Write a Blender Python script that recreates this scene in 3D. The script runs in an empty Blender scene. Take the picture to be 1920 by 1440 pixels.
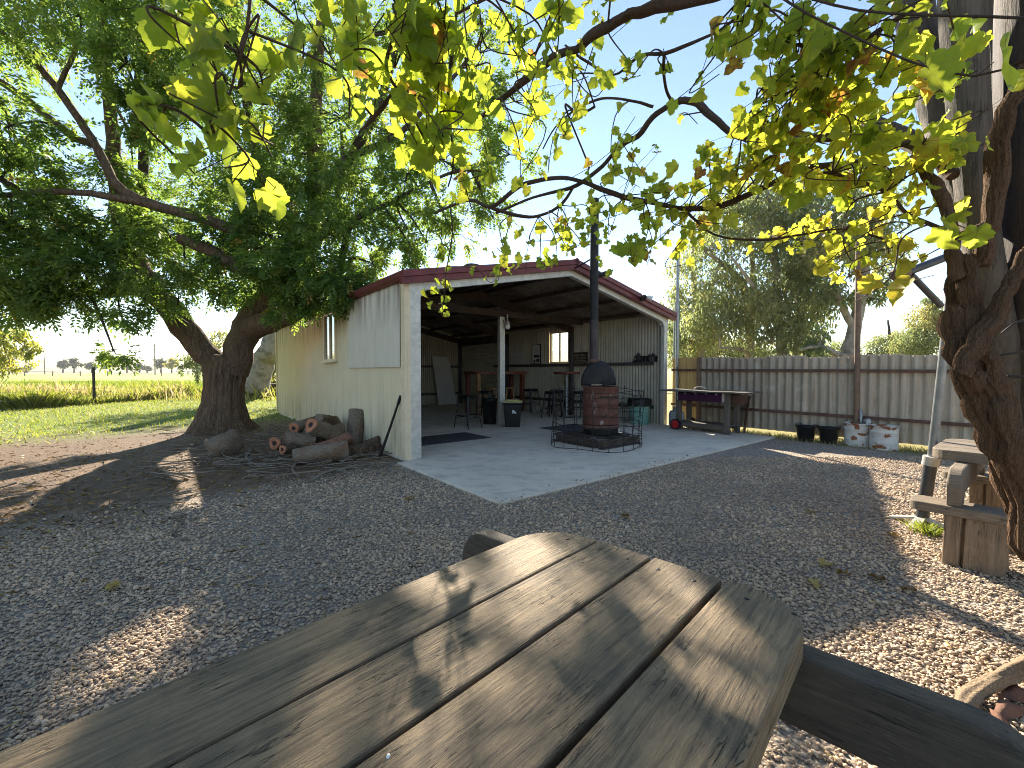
import bpy, math, random
import numpy as np
from mathutils import Vector, Matrix
random.seed(7); RNG = np.random.default_rng(7)
PI = math.pi
scene = bpy.context.scene
COL = scene.collection
# ---------------------------------------------------------------- camera frame
F = 805.0; CAMZ = 1.45; PITCH = math.radians(1.637)
cp, sp = math.cos(PITCH), math.sin(PITCH)
def ray(px, py):
    a = (px-960)/F; b = (720-py)/F
    return Vector((a, cp + b*sp, -sp + b*cp))
def P(px, py, Y):
    d = ray(px, py); s = Y/d.y
    return Vector((d.x*s, Y, CAMZ + d.z*s))
def G(px, py, z=0.0):
    d = ray(px, py); s = (z-CAMZ)/d.z
    return Vector((d.x*s, d.y*s, z))
# shed frame: u along the front, v into the depth
P0 = Vector((-1.70, 7.03, 0)); SA = math.atan2(.625, .78)
U = Vector((math.cos(SA), math.sin(SA), 0)); V = Vector((-math.sin(SA), math.cos(SA), 0))
def S(u, v, z=0.0):
    q = P0 + U*u + V*v; return Vector((q.x, q.y, z))
GZ = -0.03
# ---------------------------------------------------------------- node materials
class NT:
    def __init__(s, name):
        s.m = bpy.data.materials.new(name); s.m.use_nodes = True
        s.t = s.m.node_tree; s.t.nodes.clear()
        s.out = s.t.nodes.new('ShaderNodeOutputMaterial')
    def n(s, typ, **kw):
        x = s.t.nodes.new(typ)
        for k, v in kw.items():
            if k in x.inputs: s.set(x.inputs[k], v)
            else: setattr(x, k, v)
        return x
    def set(s, inp, v):
        if isinstance(v, bpy.types.NodeSocket): s.t.links.new(v, inp)
        else:
            if inp.type == 'RGBA' and len(v) == 3: v = (*v, 1)
            inp.default_value = v
    def math(s, op, a, b=None, c=None, clamp=False):
        x = s.t.nodes.new('ShaderNodeMath'); x.operation = op; x.use_clamp = clamp
        s.set(x.inputs[0], a)
        if b is not None: s.set(x.inputs[1], b)
        if c is not None: s.set(x.inputs[2], c)
        return x.outputs[0]
    def mix(s, f, a, b, blend='MIX'):
        x = s.t.nodes.new('ShaderNodeMix'); x.data_type = 'RGBA'; x.blend_type = blend
        s.set(x.inputs[0], f); s.set(x.inputs[6], a); s.set(x.inputs[7], b)
        return x.outputs[2]
    def ramp(s, f, stops, interp='LINEAR'):
        x = s.t.nodes.new('ShaderNodeValToRGB'); x.color_ramp.interpolation = interp
        e = x.color_ramp.elements
        while len(e) < len(stops): e.new(.5)
        for el, (p, c) in zip(e, stops):
            el.position = p
            if not hasattr(c, '__len__'): c = (c, c, c)
            el.color = (*c[:3], 1)
        s.set(x.inputs[0], f); return x.outputs[0]
    def coord(s, kind='Object', scale=(1, 1, 1)):
        if kind == 'Position': o = s.t.nodes.new('ShaderNodeNewGeometry').outputs['Position']
        else: o = s.t.nodes.new('ShaderNodeTexCoord').outputs[kind]
        if tuple(scale) != (1, 1, 1):
            mp = s.t.nodes.new('ShaderNodeMapping'); s.set(mp.inputs['Vector'], o)
            mp.inputs['Scale'].default_value = scale; o = mp.outputs[0]
        return o
    def coordr(s, scale=(1, 1, 1)):
        oi = s.t.nodes.new('ShaderNodeObjectInfo'); va = s.t.nodes.new('ShaderNodeVectorMath'); va.operation = 'ADD'
        k = s.math('MULTIPLY', oi.outputs['Random'], 23.0)
        s.t.links.new(s.t.nodes.new('ShaderNodeTexCoord').outputs['Object'], va.inputs[0]); s.t.links.new(k, va.inputs[1])
        mp = s.t.nodes.new('ShaderNodeMapping'); s.t.links.new(va.outputs[0], mp.inputs[0]); mp.inputs['Scale'].default_value = scale; return mp.outputs[0]
    def noise(s, vec, scale, detail=5, rough=.6, dist=0, out=0):
        x = s.n('ShaderNodeTexNoise', Scale=scale, Detail=detail, Roughness=rough, Distortion=dist)
        s.set(x.inputs['Vector'], vec); return x.outputs[out]
    def voro(s, vec, scale, out='Distance', feature='F1'):
        x = s.t.nodes.new('ShaderNodeTexVoronoi'); x.feature = feature
        s.set(x.inputs['Vector'], vec); x.inputs['Scale'].default_value = scale
        return x.outputs[out]
    def bump(s, h, strength=.4, dist=.01):
        x = s.n('ShaderNodeBump', Strength=strength, Distance=dist); s.set(x.inputs['Height'], h); return x.outputs[0]
    def sep(s, v):
        x = s.t.nodes.new('ShaderNodeSeparateXYZ'); s.set(x.inputs[0], v); return x.outputs
    def attr(s, name):
        x = s.t.nodes.new('ShaderNodeAttribute'); x.attribute_name = name; return x.outputs['Fac']
    def pbr(s, col, rough=.7, metal=0.0, normal=None, spec=.3):
        x = s.t.nodes.new('ShaderNodeBsdfPrincipled')
        s.set(x.inputs['Base Color'], col); s.set(x.inputs['Roughness'], rough); s.set(x.inputs['Metallic'], metal)
        x.inputs['Specular IOR Level'].default_value = spec
        if normal is not None: s.set(x.inputs['Normal'], normal)
        s.t.links.new(x.outputs[0], s.out.inputs[0]); return x
def simple(name, c1, c2=None, scale=8, rough=.7, metal=0., bump=.0, bscale=None, stretch=(1, 1, 1), spec=.3, lo=.35, hi=.65, coord='Object'):
    t = NT(name); v = t.coord(coord, stretch)
    if c2 is None: c2 = tuple(x*.75 for x in c1)
    f = t.noise(v, scale, 7, .65)
    col = t.ramp(f, [(lo, c2), (hi, c1)])
    nr = None
    if bump: nr = t.bump(t.noise(v, bscale or scale*3, 6, .7), bump, .02)
    t.pbr(col, rough, metal, nr, spec); return t.m
def leafmat(name, stops, trans, tmix=.5, rough=.5, mottle=0, veins=False):
    """stops: ramp over the per-leaf tint; trans: ramp for light passing through."""
    t = NT(name); a = t.attr('tint')
    if mottle: a = t.math('ADD', a, t.math('MULTIPLY', t.math('SUBTRACT', t.noise(t.coord('Position'), mottle, 4, .6), .5), .45), None, True)
    col = t.ramp(a, stops); tc = t.ramp(a, trans)
    if veins:
        lx, ly = t.attr('lx'), t.attr('ly'); an = t.math('ARCTAN2', lx, t.math('ADD', ly, .02)); r = t.math('SQRT', t.math('ADD', t.math('MULTIPLY', lx, lx), t.math('MULTIPLY', ly, ly)))
        vm = t.ramp(t.math('MULTIPLY', t.math('ABSOLUTE', t.math('SINE', t.math('MULTIPLY', an, 4.5))), r), [(.0, .75), (.07, 0.)])
        col = t.mix(vm, col, (.34, .36, .12)); tc = t.mix(vm, tc, (.30, .34, .06))
    d = t.n('ShaderNodeBsdfPrincipled'); t.set(d.inputs['Base Color'], col); d.inputs['Roughness'].default_value = rough
    d.inputs['Specular IOR Level'].default_value = .25
    tr = t.n('ShaderNodeBsdfTranslucent'); t.set(tr.inputs['Color'], tc)
    mx = t.n('ShaderNodeMixShader'); mx.inputs[0].default_value = tmix
    t.t.links.new(d.outputs[0], mx.inputs[1]); t.t.links.new(tr.outputs[0], mx.inputs[2])
    t.t.links.new(mx.outputs[0], t.out.inputs[0]); return t.m
# ---------------------------------------------------------------- object helpers
def tag(o, label=None, cat=None, group=None, kind=None):
    if label: o['label'] = label
    if cat: o['category'] = cat
    if group: o['group'] = group
    if kind: o['kind'] = kind
    return o
def empty(name, loc, rz=0, label=None, cat=None, group=None):
    o = bpy.data.objects.new(name, None); COL.objects.link(o); o.empty_display_size = .1
    o.location = loc; o.rotation_euler = (0, 0, rz)
    return tag(o, label, cat, group)
def copy_tree(o, parent=None):
    c = o.copy(); COL.objects.link(c); c.parent = parent
    for ch in list(o.children): copy_tree(ch, c)
    return c
def np_mesh(name, verts, faces, mat, parent=None, tint=None, smooth=False, attrs=None):
    me = bpy.data.meshes.new(name)
    verts = np.asarray(verts, np.float32).reshape(-1, 3); faces = np.asarray(faces, np.int32)
    k = faces.shape[1]; m = faces.shape[0]
    me.vertices.add(len(verts)); me.vertices.foreach_set('co', verts.ravel())
    me.loops.add(m*k); me.loops.foreach_set('vertex_index', faces.ravel())
    me.polygons.add(m); me.polygons.foreach_set('loop_start', np.arange(0, m*k, k, dtype=np.int32))
    if smooth: me.polygons.foreach_set('use_smooth', np.ones(m, bool))
    for an, arr in ([('tint', tint)] if tint is not None else []) + list((attrs or {}).items()):
        at = me.attributes.new(an, 'FLOAT', 'POINT'); at.data.foreach_set('value', np.asarray(arr, np.float32).ravel())
    me.update(calc_edges=True); me.materials.append(mat)
    o = bpy.data.objects.new(name, me); COL.objects.link(o); o.parent = parent
    return o
class MB:
    def __init__(s): s.v = []; s.f = []; s.sm = []
    def add(s, vs, fs, smooth=False):
        b = len(s.v); s.v += [tuple(x) for x in vs]
        s.f += [tuple(i+b for i in f) for f in fs]; s.sm += [smooth]*len(fs); return s
    def box(s, c, d, R=None):
        c = Vector(c); hx, hy, hz = d[0]/2, d[1]/2, d[2]/2
        vs = [Vector((x, y, z)) for z in (-hz, hz) for y in (-hy, hy) for x in (-hx, hx)]
        if R is not None: vs = [R @ q for q in vs]
        return s.add([q+c for q in vs], [(0, 2, 3, 1), (4, 5, 7, 6), (0, 1, 5, 4), (2, 6, 7, 3), (0, 4, 6, 2), (1, 3, 7, 5)])
    def bar(s, a, b, w, h, up=(0, 0, 1), w1=None, h1=None):
        a, b = Vector(a), Vector(b); d = (b-a).normalized(); up = Vector(up)
        x = d.cross(up)
        if x.length < 1e-4: x = d.cross(Vector((0, 1, 0)))
        x.normalize(); y = x.cross(d).normalized(); vs = []
        for q, ww, hh in ((a, w, h), (b, w1 or w, h1 or h)):
            vs += [q - x*ww/2 - y*hh/2, q + x*ww/2 - y*hh/2, q + x*ww/2 + y*hh/2, q - x*ww/2 + y*hh/2]
        return s.add(vs, [(0, 3, 2, 1), (4, 5, 6, 7), (0, 1, 5, 4), (1, 2, 6, 5), (2, 3, 7, 6), (3, 0, 4, 7)])
    def tube(s, pts, r, seg=8, cap=True, mod=None, smooth=True):
        pts = [Vector(p) for p in pts]; n = len(pts)
        rs = r if hasattr(r, '__len__') else [r]*n
        d = [(pts[min(i+1, n-1)]-pts[max(i-1, 0)]).normalized() for i in range(n)]
        x = d[0].orthogonal().normalized(); vs = []
        for i in range(n):
            x = (x - d[i]*x.dot(d[i]))
            if x.length < 1e-5: x = d[i].orthogonal()
            x.normalize(); y = d[i].cross(x)
            for j in range(seg):
                a = 2*PI*j/seg; rr = rs[i]*(mod(i, a) if mod else 1)
                vs.append(pts[i] + (x*math.cos(a)+y*math.sin(a))*rr)
        fs = [(i*seg+j, i*seg+(j+1) % seg, (i+1)*seg+(j+1) % seg, (i+1)*seg+j) for i in range(n-1) for j in range(seg)]
        s.add(vs, fs, smooth)
        if cap: s.add(vs[:seg], [tuple(range(seg))[::-1]]); s.add(vs[-seg:], [tuple(range(seg))])
        return s
    def lathe(s, prof, seg=24, c=(0, 0, 0), smooth=True, mod=None):
        c = Vector(c); vs = []
        for i, (r, z) in enumerate(prof):
            for j in range(seg):
                a = 2*PI*j/seg; rr = r*(mod(i, a) if mod else 1)
                vs.append(c + Vector((rr*math.cos(a), rr*math.sin(a), z)))
        n = len(prof)
        fs = [(i*seg+j, i*seg+(j+1) % seg, (i+1)*seg+(j+1) % seg, (i+1)*seg+j) for i in range(n-1) for j in range(seg)]
        s.add(vs, fs, smooth)
        if prof[0][0] > 1e-4: s.add(vs[:seg], [tuple(range(seg))[::-1]])
        if prof[-1][0] > 1e-4: s.add(vs[-seg:], [tuple(range(seg))])
        return s
    def prism(s, outline, a, b, fn):
        """outline: 2D pts; fn(p, q, w) -> 3D; extruded from w=a to w=b"""
        n = len(outline)
        vs = [fn(p, q, a) for p, q in outline] + [fn(p, q, b) for p, q in outline]
        fs = [tuple(range(n))[::-1], tuple(range(n, 2*n))] + [(i, (i+1) % n, n+(i+1) % n, n+i) for i in range(n)]
        return s.add(vs, fs)
    def build(s, name, mat, parent=None, bevel=0, loc=None, fixn=True):
        me = bpy.data.meshes.new(name); me.from_pydata(s.v, [], s.f); me.materials.append(mat)
        for p, q in zip(me.polygons, s.sm): p.use_smooth = q
        if fixn:
            import bmesh
            bm = bmesh.new(); bm.from_mesh(me); bmesh.ops.recalc_face_normals(bm, faces=bm.faces); bm.to_mesh(me); bm.free()
        me.update(); o = bpy.data.objects.new(name, me); COL.objects.link(o); o.parent = parent
        if loc is not None: o.location = loc
        if bevel:
            b = o.modifiers.new('bevel', 'BEVEL'); b.width = bevel; b.segments = 2; b.limit_method = 'ANGLE'; b.angle_limit = .7
        return o
def smooth_path(pts, k=4):
    pts = [Vector(p) for p in pts]; out = []
    n = len(pts)
    for i in range(n-1):
        p0, p1, p2, p3 = pts[max(i-1, 0)], pts[i], pts[i+1], pts[min(i+2, n-1)]
        for j in range(k):
            t = j/k
            out.append(.5*((2*p1)+(p2-p0)*t+(2*p0-5*p1+4*p2-p3)*t*t+(3*p1-p0-3*p2+p3)*t**3))
    out.append(pts[-1]); return out
def lerp_list(a, b, n): return [a+(b-a)*i/(n-1) for i in range(n)]
def rad_path(rs, k=4):
    out = []
    for i in range(len(rs)-1):
        for j in range(k): out.append(rs[i]+(rs[i+1]-rs[i])*j/k)
    return out+[rs[-1]]
# ---------------------------------------------------------------- materials
M = {}
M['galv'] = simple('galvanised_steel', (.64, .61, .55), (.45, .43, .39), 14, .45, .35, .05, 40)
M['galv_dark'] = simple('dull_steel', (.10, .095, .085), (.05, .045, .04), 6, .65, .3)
M['red'] = simple('red_trim_paint', (.19, .045, .048), (.12, .03, .032), 5, .45, 0, .04, 20)
M['rust'] = simple('rusty_steel', (.155, .085, .062), (.085, .048, .038), 7, .8, .1, .25, 25)
M['black'] = simple('black_plastic', (.016, .016, .018), (.010, .010, .011), 12, .42)
M['blackmetal'] = simple('black_metal', (.02, .02, .022), (.012, .012, .013), 12, .4, .5)
M['soot'] = simple('sooty_steel', (.03, .028, .027), (.012, .012, .013), 6, .6, .3)
M['wire'] = simple('dark_wire', (.05, .045, .045), (.025, .022, .022), 10, .5, .6)
M['grey_pipe'] = simple('grey_pipe_metal', (.33, .34, .35), (.22, .23, .24), 9, .4, .6)
M['darkpipe'] = simple('dark_grey_pipe', (.10, .10, .105), (.06, .06, .065), 9, .45, .5)
M['redwood'] = simple('red_timber', (.22, .065, .032), (.09, .025, .014), 5, .45, 0, .15, 20, (1, 1, 6))
M['lightwood'] = simple('pale_timber', (.36, .2, .09), (.24, .12, .05), 5, .5)
M['yellowlid'] = simple('yellow_lid', (.62, .60, .26), (.45, .42, .15), 4, .5)
M['white'] = simple('white_paint', (.78, .78, .76), (.66, .66, .64), 6, .5)
M['paper'] = simple('paper', (.72, .70, .66), (.58, .56, .52), 5, .8)
M['board'] = simple('pale_board', (.55, .53, .50), (.46, .44, .42), 3, .7)
M['greenbin'] = simple('pale_green_plastic', (.22, .42, .36), (.15, .32, .27), 5, .45)
M['rubber'] = simple('rubber_mat', (.12, .12, .125), (.07, .07, .075), 30, .7, 0, .6, 60)
M['signwood'] = simple('dark_sign_timber', (.045, .028, .02), (.025, .015, .011), 5, .6)
M['signpaint'] = simple('faded_sign_lettering', (.42, .38, .30), (.30, .27, .2), 20, .7)
M['redplastic'] = simple('red_wheel', (.55, .03, .03), (.4, .02, .02), 10, .4)
M['purple'] = simple('purple_panel', (.075, .02, .06), (.05, .013, .04), 4, .3, .3)
M['chrome'] = simple('bright_knob', (.75, .75, .75), (.6, .6, .6), 5, .25, .9)
M['gas'] = simple('grey_gas_bottle', (.42, .46, .45), (.30, .33, .33), 6, .5)
M['brown'] = simple('brown_pipe', (.085, .062, .06), (.04, .032, .032), 5, .55, .3)
M['orange'] = simple('cut_timber', (.50, .22, .115), (.26, .10, .055), 14, .8, 0, .2, 40)
M['redbark'] = simple('red_inner_bark', (.25, .12, .075), (.12, .065, .045), 9, .85, 0, .4, 25)
M['timber_brown'] = simple('brown_fence_timber', (.23, .15, .10), (.13, .085, .06), 6, .75, 0, .2, 30)
M['hearth'] = simple('sooty_channel_iron', (.13, .105, .085), (.055, .043, .036), 7, .75, .2, .3, 30)
M['ash'] = simple('ash', (.30, .22, .15), (.12, .09, .07), 10, .9)
def mk_wood(name, light, dark, axis=0, sc=1.0, bump=.5, grey=None):
    t = NT(name); st = [9, 9, 9]; st[axis] = .55
    v = t.coordr([x*sc for x in st]); v1 = t.coordr()
    g = t.noise(v, 6, 9, .72, 1.2); g2 = t.noise(v, 22, 5, .7)
    blot = t.noise(v1, 4.5, 5, .65)
    c = t.ramp(g, [(.3, dark), (.48, tuple((a+b)/2 for a, b in zip(light, dark))), (.7, light)])
    c = t.mix(t.ramp(blot, [(.35, 0.), (.65, .55)]), c, grey or tuple(x*.55 for x in dark))
    # drying cracks
    ck = t.ramp(t.noise(v, 3.2, 3, .5, 2.5), [(.485, 0.), (.5, 1.), (.515, 0.)])
    ckm = t.math('MULTIPLY', ck, t.ramp(t.noise(v1, 6, 3), [(.5, 0.), (.6, 1.)]))
    c = t.mix(t.math('MULTIPLY', ckm, .8), c, tuple(x*.2 for x in dark))
    fl = t.ramp(t.noise(t.coordr([x*2.2*sc for x in st]), 14, 3, .6), [(.66, 0.), (.72, .35)])
    c = t.mix(fl, c, tuple(min(1, x*1.8) for x in light))
    h = t.math('SUBTRACT', t.math('ADD', g2, t.math('MULTIPLY', g, 1.2)), t.math('MULTIPLY', ckm, 1.5))
    t.pbr(c, .72, 0, t.bump(h, bump, .006), .35); return t.m
M['table_wood'] = mk_wood('weathered_table_timber', (.44, .31, .17), (.065, .047, .032), 0, 1.0, 1.0, (.07, .058, .045))
M['shaded_beam_wood'] = mk_wood('shaded_beam_timber', (.16, .125, .085), (.06, .048, .036), 1, 1.0, .9, (.04, .036, .031))  # shade on the beam's side face put into the colour, darker than the planks
M['table2_wood'] = mk_wood('weathered_bench_timber', (.30, .235, .165), (.12, .092, .066), 0, 1.0, .7, (.13, .105, .08))
M['stump_wood'] = mk_wood('weathered_stump_timber', (.34, .25, .16), (.14, .098, .065), 2, .8, .8, (.16, .12, .085))
M['bbq_wood'] = mk_wood('bbq_timber', (.20, .165, .13), (.09, .075, .06), 2, 1, .5)
M['log_post'] = mk_wood('grey_log_post', (.20, .155, .11), (.055, .042, .032), 2, .9, .9, (.06, .048, .038))
M['dark_post'] = mk_wood('dark_log_post', (.10, .068, .047), (.035, .025, .019), 2, .9, .9, (.03, .023, .018))
def mk_bark(name, c1, c2, sc=1.0, st=(7, 7, 1.1), bump=1.0, dist=.05, c3=None):
    t = NT(name); v = t.coord('Object', st); p = t.coord('Object')
    n1 = t.noise(v, 3*sc, 9, .75, 1.0); w = t.voro(v, 2.6*sc)
    c = t.ramp(n1, [(.3, c2), (.7, c1)])
    if c3: c = t.mix(t.ramp(t.noise(p, 2.5, 4), [(.5, 0.), (.62, 1.)]), c, c3)
    h = t.math('ADD', n1, t.math('MULTIPLY', w, .6))
    t.pbr(c, .9, 0, t.bump(h, bump, dist), .15); return t.m
M['bark'] = mk_bark('rough_brown_bark', (.37, .26, .18), (.075, .05, .036), 1, (7, 7, 1.1), 1, .12)
M['limb_bark'] = mk_bark('branch_bark', (.10, .08, .066), (.045, .036, .031), 1.5, (5, 5, 5), .8, .03)
M['vine_bark'] = mk_bark('shaggy_vine_bark', (.33, .20, .12), (.05, .03, .021), 5, (14, 14, 1.8), 1, .025)
M['cane'] = mk_bark('vine_cane_bark', (.12, .078, .055), (.05, .034, .027), 6, (4, 4, 4), .6, .01)
M['pale_bark'] = mk_bark('pale_gum_bark', (.42, .37, .31), (.25, .21, .175), 1, (3, 3, .8), .5, .03, (.2, .165, .135))
M['log_bark'] = mk_bark('grey_log_bark', (.46, .37, .27), (.14, .105, .078), 2, (7, 7, 7), 1, .04, (.27, .17, .105))
M['stick'] = mk_bark('dry_stick', (.32, .27, .21), (.14, .11, .085), 2, (4, 4, 4), .5, .01)
M['deadwood'] = mk_bark('pale_dead_wood', (.40, .30, .20), (.12, .08, .05), 5, (5, 5, 5), .8, .01)
def mk_cream(name, c, stain, streaks=True, dirt=None):
    t = NT(name); p = t.coord('Object'); s = t.sep(p)
    n = t.noise(p, 1.3, 6, .6)
    col = t.mix(t.ramp(n, [(.35, 0.), (.7, .5)]), c, tuple(x*.82 for x in c))
    if streaks:
        sv = t.coord('Object', (1.6, 1.6, .10)); sn = t.noise(sv, 3.5, 6, .7)
        # water streaks under the eave and splash dirt at the ground
        top = t.ramp(t.math('DIVIDE', s[2], 3.2), [(.68, 0.), (.94, 1.)])
        f = t.math('MULTIPLY', t.ramp(sn, [(.44, 0.), (.58, .85)]), top)
        col = t.mix(f, col, stain)
        f2 = t.math('MULTIPLY', t.ramp(t.noise(sv, 6, 5, .7), [(.40, 0.), (.68, .8)]), t.ramp(t.math('DIVIDE', s[2], 3.2), [(.0, 1.), (.30, .2)]))
        col = t.mix(f2, col, dirt or (.27, .23, .16))
    t.pbr(col, .55, 0, t.bump(t.noise(p, 60, 3), .05, .003), .3); return t.m
M['cream'] = mk_cream('cream_sheeting', (.80, .69, .47), (.16, .085, .05))
M['patch'] = mk_cream('galvanised_sheeting', (.72, .66, .53), (.15, .075, .045))
M['cream_trim'] = simple('cream_trim', (.80, .66, .45), (.68, .56, .38), 4, .55)
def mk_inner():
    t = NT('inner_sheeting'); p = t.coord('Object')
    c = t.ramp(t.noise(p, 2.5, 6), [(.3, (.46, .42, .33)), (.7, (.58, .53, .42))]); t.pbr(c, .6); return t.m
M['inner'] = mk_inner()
M['groove'] = simple('inner_grooves', (.05, .045, .035), (.035, .03, .025), 3, .8)
def mk_roof():
    t = NT('roof_sheeting'); p = t.coord('Object')
    a = t.noise(p, 1.2, 8, .7); b = t.noise(p, 9, 5, .7)
    c = t.ramp(a, [(.32, (.055, .034, .026)), (.5, (.16, .125, .09)), (.7, (.27, .24, .19))])
    c = t.mix(t.ramp(b, [(.5, 0.), (.64, .7)]), c, (.06, .03, .02)); t.pbr(c, .7, .1); return t.m
M['roof'] = mk_roof()
M['rafter_wood'] = simple('dark_rafter', (.075, .048, .034), (.035, .024, .018), 5, .8)
def mk_fence():
    t = NT('weathered_fence_sheeting'); p = t.coord('Object'); s = t.sep(p)
    sh = t.math('FLOOR', t.math('DIVIDE', s[1], .80)); wn = t.t.nodes.new('ShaderNodeTexWhiteNoise'); wn.noise_dimensions = '1D'
    t.set(wn.inputs['W'], sh)
    c = t.mix(wn.outputs[0], (.34, .29, .225), (.56, .49, .385))
    sv = t.coord('Object', (2, 9, .35)); n = t.noise(sv, 2.2, 7, .7)
    c = t.mix(t.ramp(n, [(.42, 0.), (.68, .8)]), c, (.25, .21, .155))
    n3 = t.noise(t.coord('Object', (2, 5, .25)), 3, 5, .7)
    c = t.mix(t.ramp(n3, [(.6, 0.), (.72, .8)]), c, (.20, .09, .04))
    c = t.mix(t.ramp(t.noise(p, 3, 5), [(.55, 0.), (.75, .5)]), c, (.62, .59, .51))
    t.pbr(c, .7, .1, t.bump(n, .15, .01)); return t.m
M['fence'] = mk_fence()
M['fence_yellow'] = simple('yellow_timber_boards', (.60, .42, .17), (.42, .28, .11), 2.5, .7, 0, .2, 20, (8, 8, .6))
def mk_concrete():
    t = NT('concrete'); p = t.coord('Position')
    a = t.noise(p, .9, 7, .65); b = t.noise(p, 30, 4, .7); d = t.noise(t.coord('Position', (1, 1.8, 1)), 2.3, 8, .75)
    c = t.ramp(a, [(.3, (.62, .53, .405)), (.7, (.82, .71, .55))])
    c = t.mix(t.ramp(b, [(.4, 0.), (.7, .35)]), c, (.46, .45, .43))
    c = t.mix(t.ramp(d, [(.50, 0.), (.64, .6)]), c, (.36, .32, .265))
    c = t.mix(t.ramp(t.noise(p, 5, 6, .7), [(.6, 0.), (.7, .5)]), c, (.30, .27, .23))
    t.pbr(c, .8, 0, t.bump(b, .12, .004), .3); return t.m
M['concrete'] = mk_concrete()
def mk_glass(name, tint, refl):
    t = NT(name); a = t.n('ShaderNodeBsdfTransparent', Color=(*tint, 1)); g = t.n('ShaderNodeBsdfGlossy', Roughness=.03)
    g.inputs[0].default_value = (1, 1, 1, 1)
    m = t.n('ShaderNodeMixShader'); m.inputs[0].default_value = refl
    t.t.links.new(a.outputs[0], m.inputs[1]); t.t.links.new(g.outputs[0], m.inputs[2]); t.t.links.new(m.outputs[0], t.out.inputs[0]); return t.m
M['glass'] = mk_glass('window_glass', (.92, .94, .93), .12)
M['glass_out'] = mk_glass('reflecting_window_glass', (.6, .62, .62), .45)
def mk_drum():
    t = NT('rusted_white_drum'); p = t.coord('Object')
    c = t.mix(t.ramp(t.noise(p, 7, 6), [(.3, 0.), (.7, .5)]), (.66, .65, .60), (.42, .40, .36))
    n = t.noise(t.coord('Object', (3.2, 3.2, 5)), 1.5, 4, .55)
    c = t.mix(t.ramp(n, [(.565, 0.), (.585, 1.)]), c, (.26, .10, .045))
    t.pbr(c, .6, 0, t.bump(n, .1, .005)); return t.m
M['drum'] = mk_drum()
def mk_barrel():
    t = NT('rust_red_barrel'); p = t.coord('Object'); s = t.sep(p)
    c = t.ramp(t.noise(t.coord('Object', (4, 4, 2)), 2, 7, .7), [(.3, (.07, .034, .024)), (.55, (.15, .06, .04)), (.75, (.25, .12, .08))])
    c = t.mix(t.ramp(t.noise(t.coord('Object', (6, 6, 1.5)), 2.2, 5), [(.62, 0.), (.7, .8)]), c, (.45, .38, .33))
    t.pbr(c, .7, .1, t.bump(t.noise(p, 30, 5), .2, .01)); return t.m
M['barrel'] = mk_barrel()
# ---- ground: gravel, dirt, lawn and far fields by place
def mk_ground():
    t = NT('ground_cover'); p = t.coord('Position'); s = t.sep(p)
    wob = t.math('SUBTRACT', t.noise(p, .7, 5, .6), .5); wob2 = t.math('SUBTRACT', t.noise(p, 2.6, 5, .65), .5)
    d = t.math('ADD', t.math('MULTIPLY', s[0], -.725), t.math('MULTIPLY', s[1], .69))
    d = t.math('ADD', d, t.math('ADD', t.math('MULTIPLY', wob, 2.0), t.math('MULTIPLY', wob2, 1.5)))
    u = t.math('ADD', t.math('MULTIPLY', t.math('ADD', s[0], 1.70), .78), t.math('MULTIPLY', t.math('SUBTRACT', s[1], 7.03), .625))
    uw = t.math('ADD', u, t.math('MULTIPLY', wob2, 1.2))
    # gravel
    vc = t.voro(p, 42, 'Color'); vd = t.voro(p, 42, 'Distance'); rnd = t.sep(vc)
    gc = t.ramp(rnd[0], [(0, (.23, .18, .135)), (.3, (.38, .295, .215)), (.6, (.54, .415, .29)), (.85, (.65, .50, .34)), (1, (.74, .63, .49))])
    gc = t.mix(t.ramp(vd, [(.25, 0.), (.6, .85)]), gc, (.15, .13, .115))
    gc = t.mix(t.ramp(t.noise(p, .8, 5), [(.4, 0.), (.75, .45)]), gc, (.30, .26, .215))
    # worn dusty patch by the slab
    # dirt with litter
    n5 = t.noise(p, 9, 8, .75); lit = t.noise(t.coord('Position', (5, 22, 1)), 3, 6, .7, 1.5)
    dc = t.ramp(n5, [(.3, (.075, .05, .033)), (.6, (.18, .12, .077)), (.8, (.30, .21, .135))])
    dc = t.mix(t.ramp(lit, [(.60, 0.), (.68, .6)]), dc, (.24, .19, .13))
    # lawn / fields
    n6 = t.noise(p, .35, 6, .6); n7 = t.noise(p, 14, 5, .7)
    lc = t.ramp(n6, [(.3, (.11, .16, .03)), (.55, (.19, .25, .045)), (.75, (.27, .29, .08))])
    lc = t.mix(t.ramp(n7, [(.35, .55), (.7, 0.)]), lc, (.05, .055, .02))
    far = t.math('SQRT', t.math('ADD', t.math('POWER', s[0], 2.0), t.math('POWER', s[1], 2.0)))
    fr = t.ramp(t.math('DIVIDE', t.math('ADD', far, t.math('MULTIPLY', wob, 60)), 400), [(0, 0.), (.08, 0.), (.2, 1.)])
    fc = t.ramp(t.noise(t.coord('Position', (.004, .02, 1)), 1.6, 3), [(.35, (.24, .36, .05)), (.6, (.36, .44, .08)), (.7, (.46, .40, .2))])
    lc = t.mix(fr, lc, fc)
    m_d = t.ramp(t.math('MULTIPLY_ADD', d, .1, 0), [(.555, 0.), (.66, 1.)])
    m_l = t.ramp(t.math('MULTIPLY_ADD', d, .05, 0), [(.63, 0.), (.80, 1.)])
    col = t.mix(m_d, gc, dc); col = t.mix(m_l, col, lc)
    dry = t.mix(n7, (.34, .27, .12), (.20, .20, .06))
    m_f = t.ramp(t.math('MULTIPLY_ADD', uw, .1, 0), [(.725, 0.), (.77, 1.)])
    col = t.mix(m_f, col, dry)
    h = t.math('ADD', t.math('MULTIPLY', vd, -.9), t.math('MULTIPLY', n5, .4))
    t.pbr(col, .85, 0, t.bump(h, .7, .02), .2); return t.m
M['ground'] = mk_ground()
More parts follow.
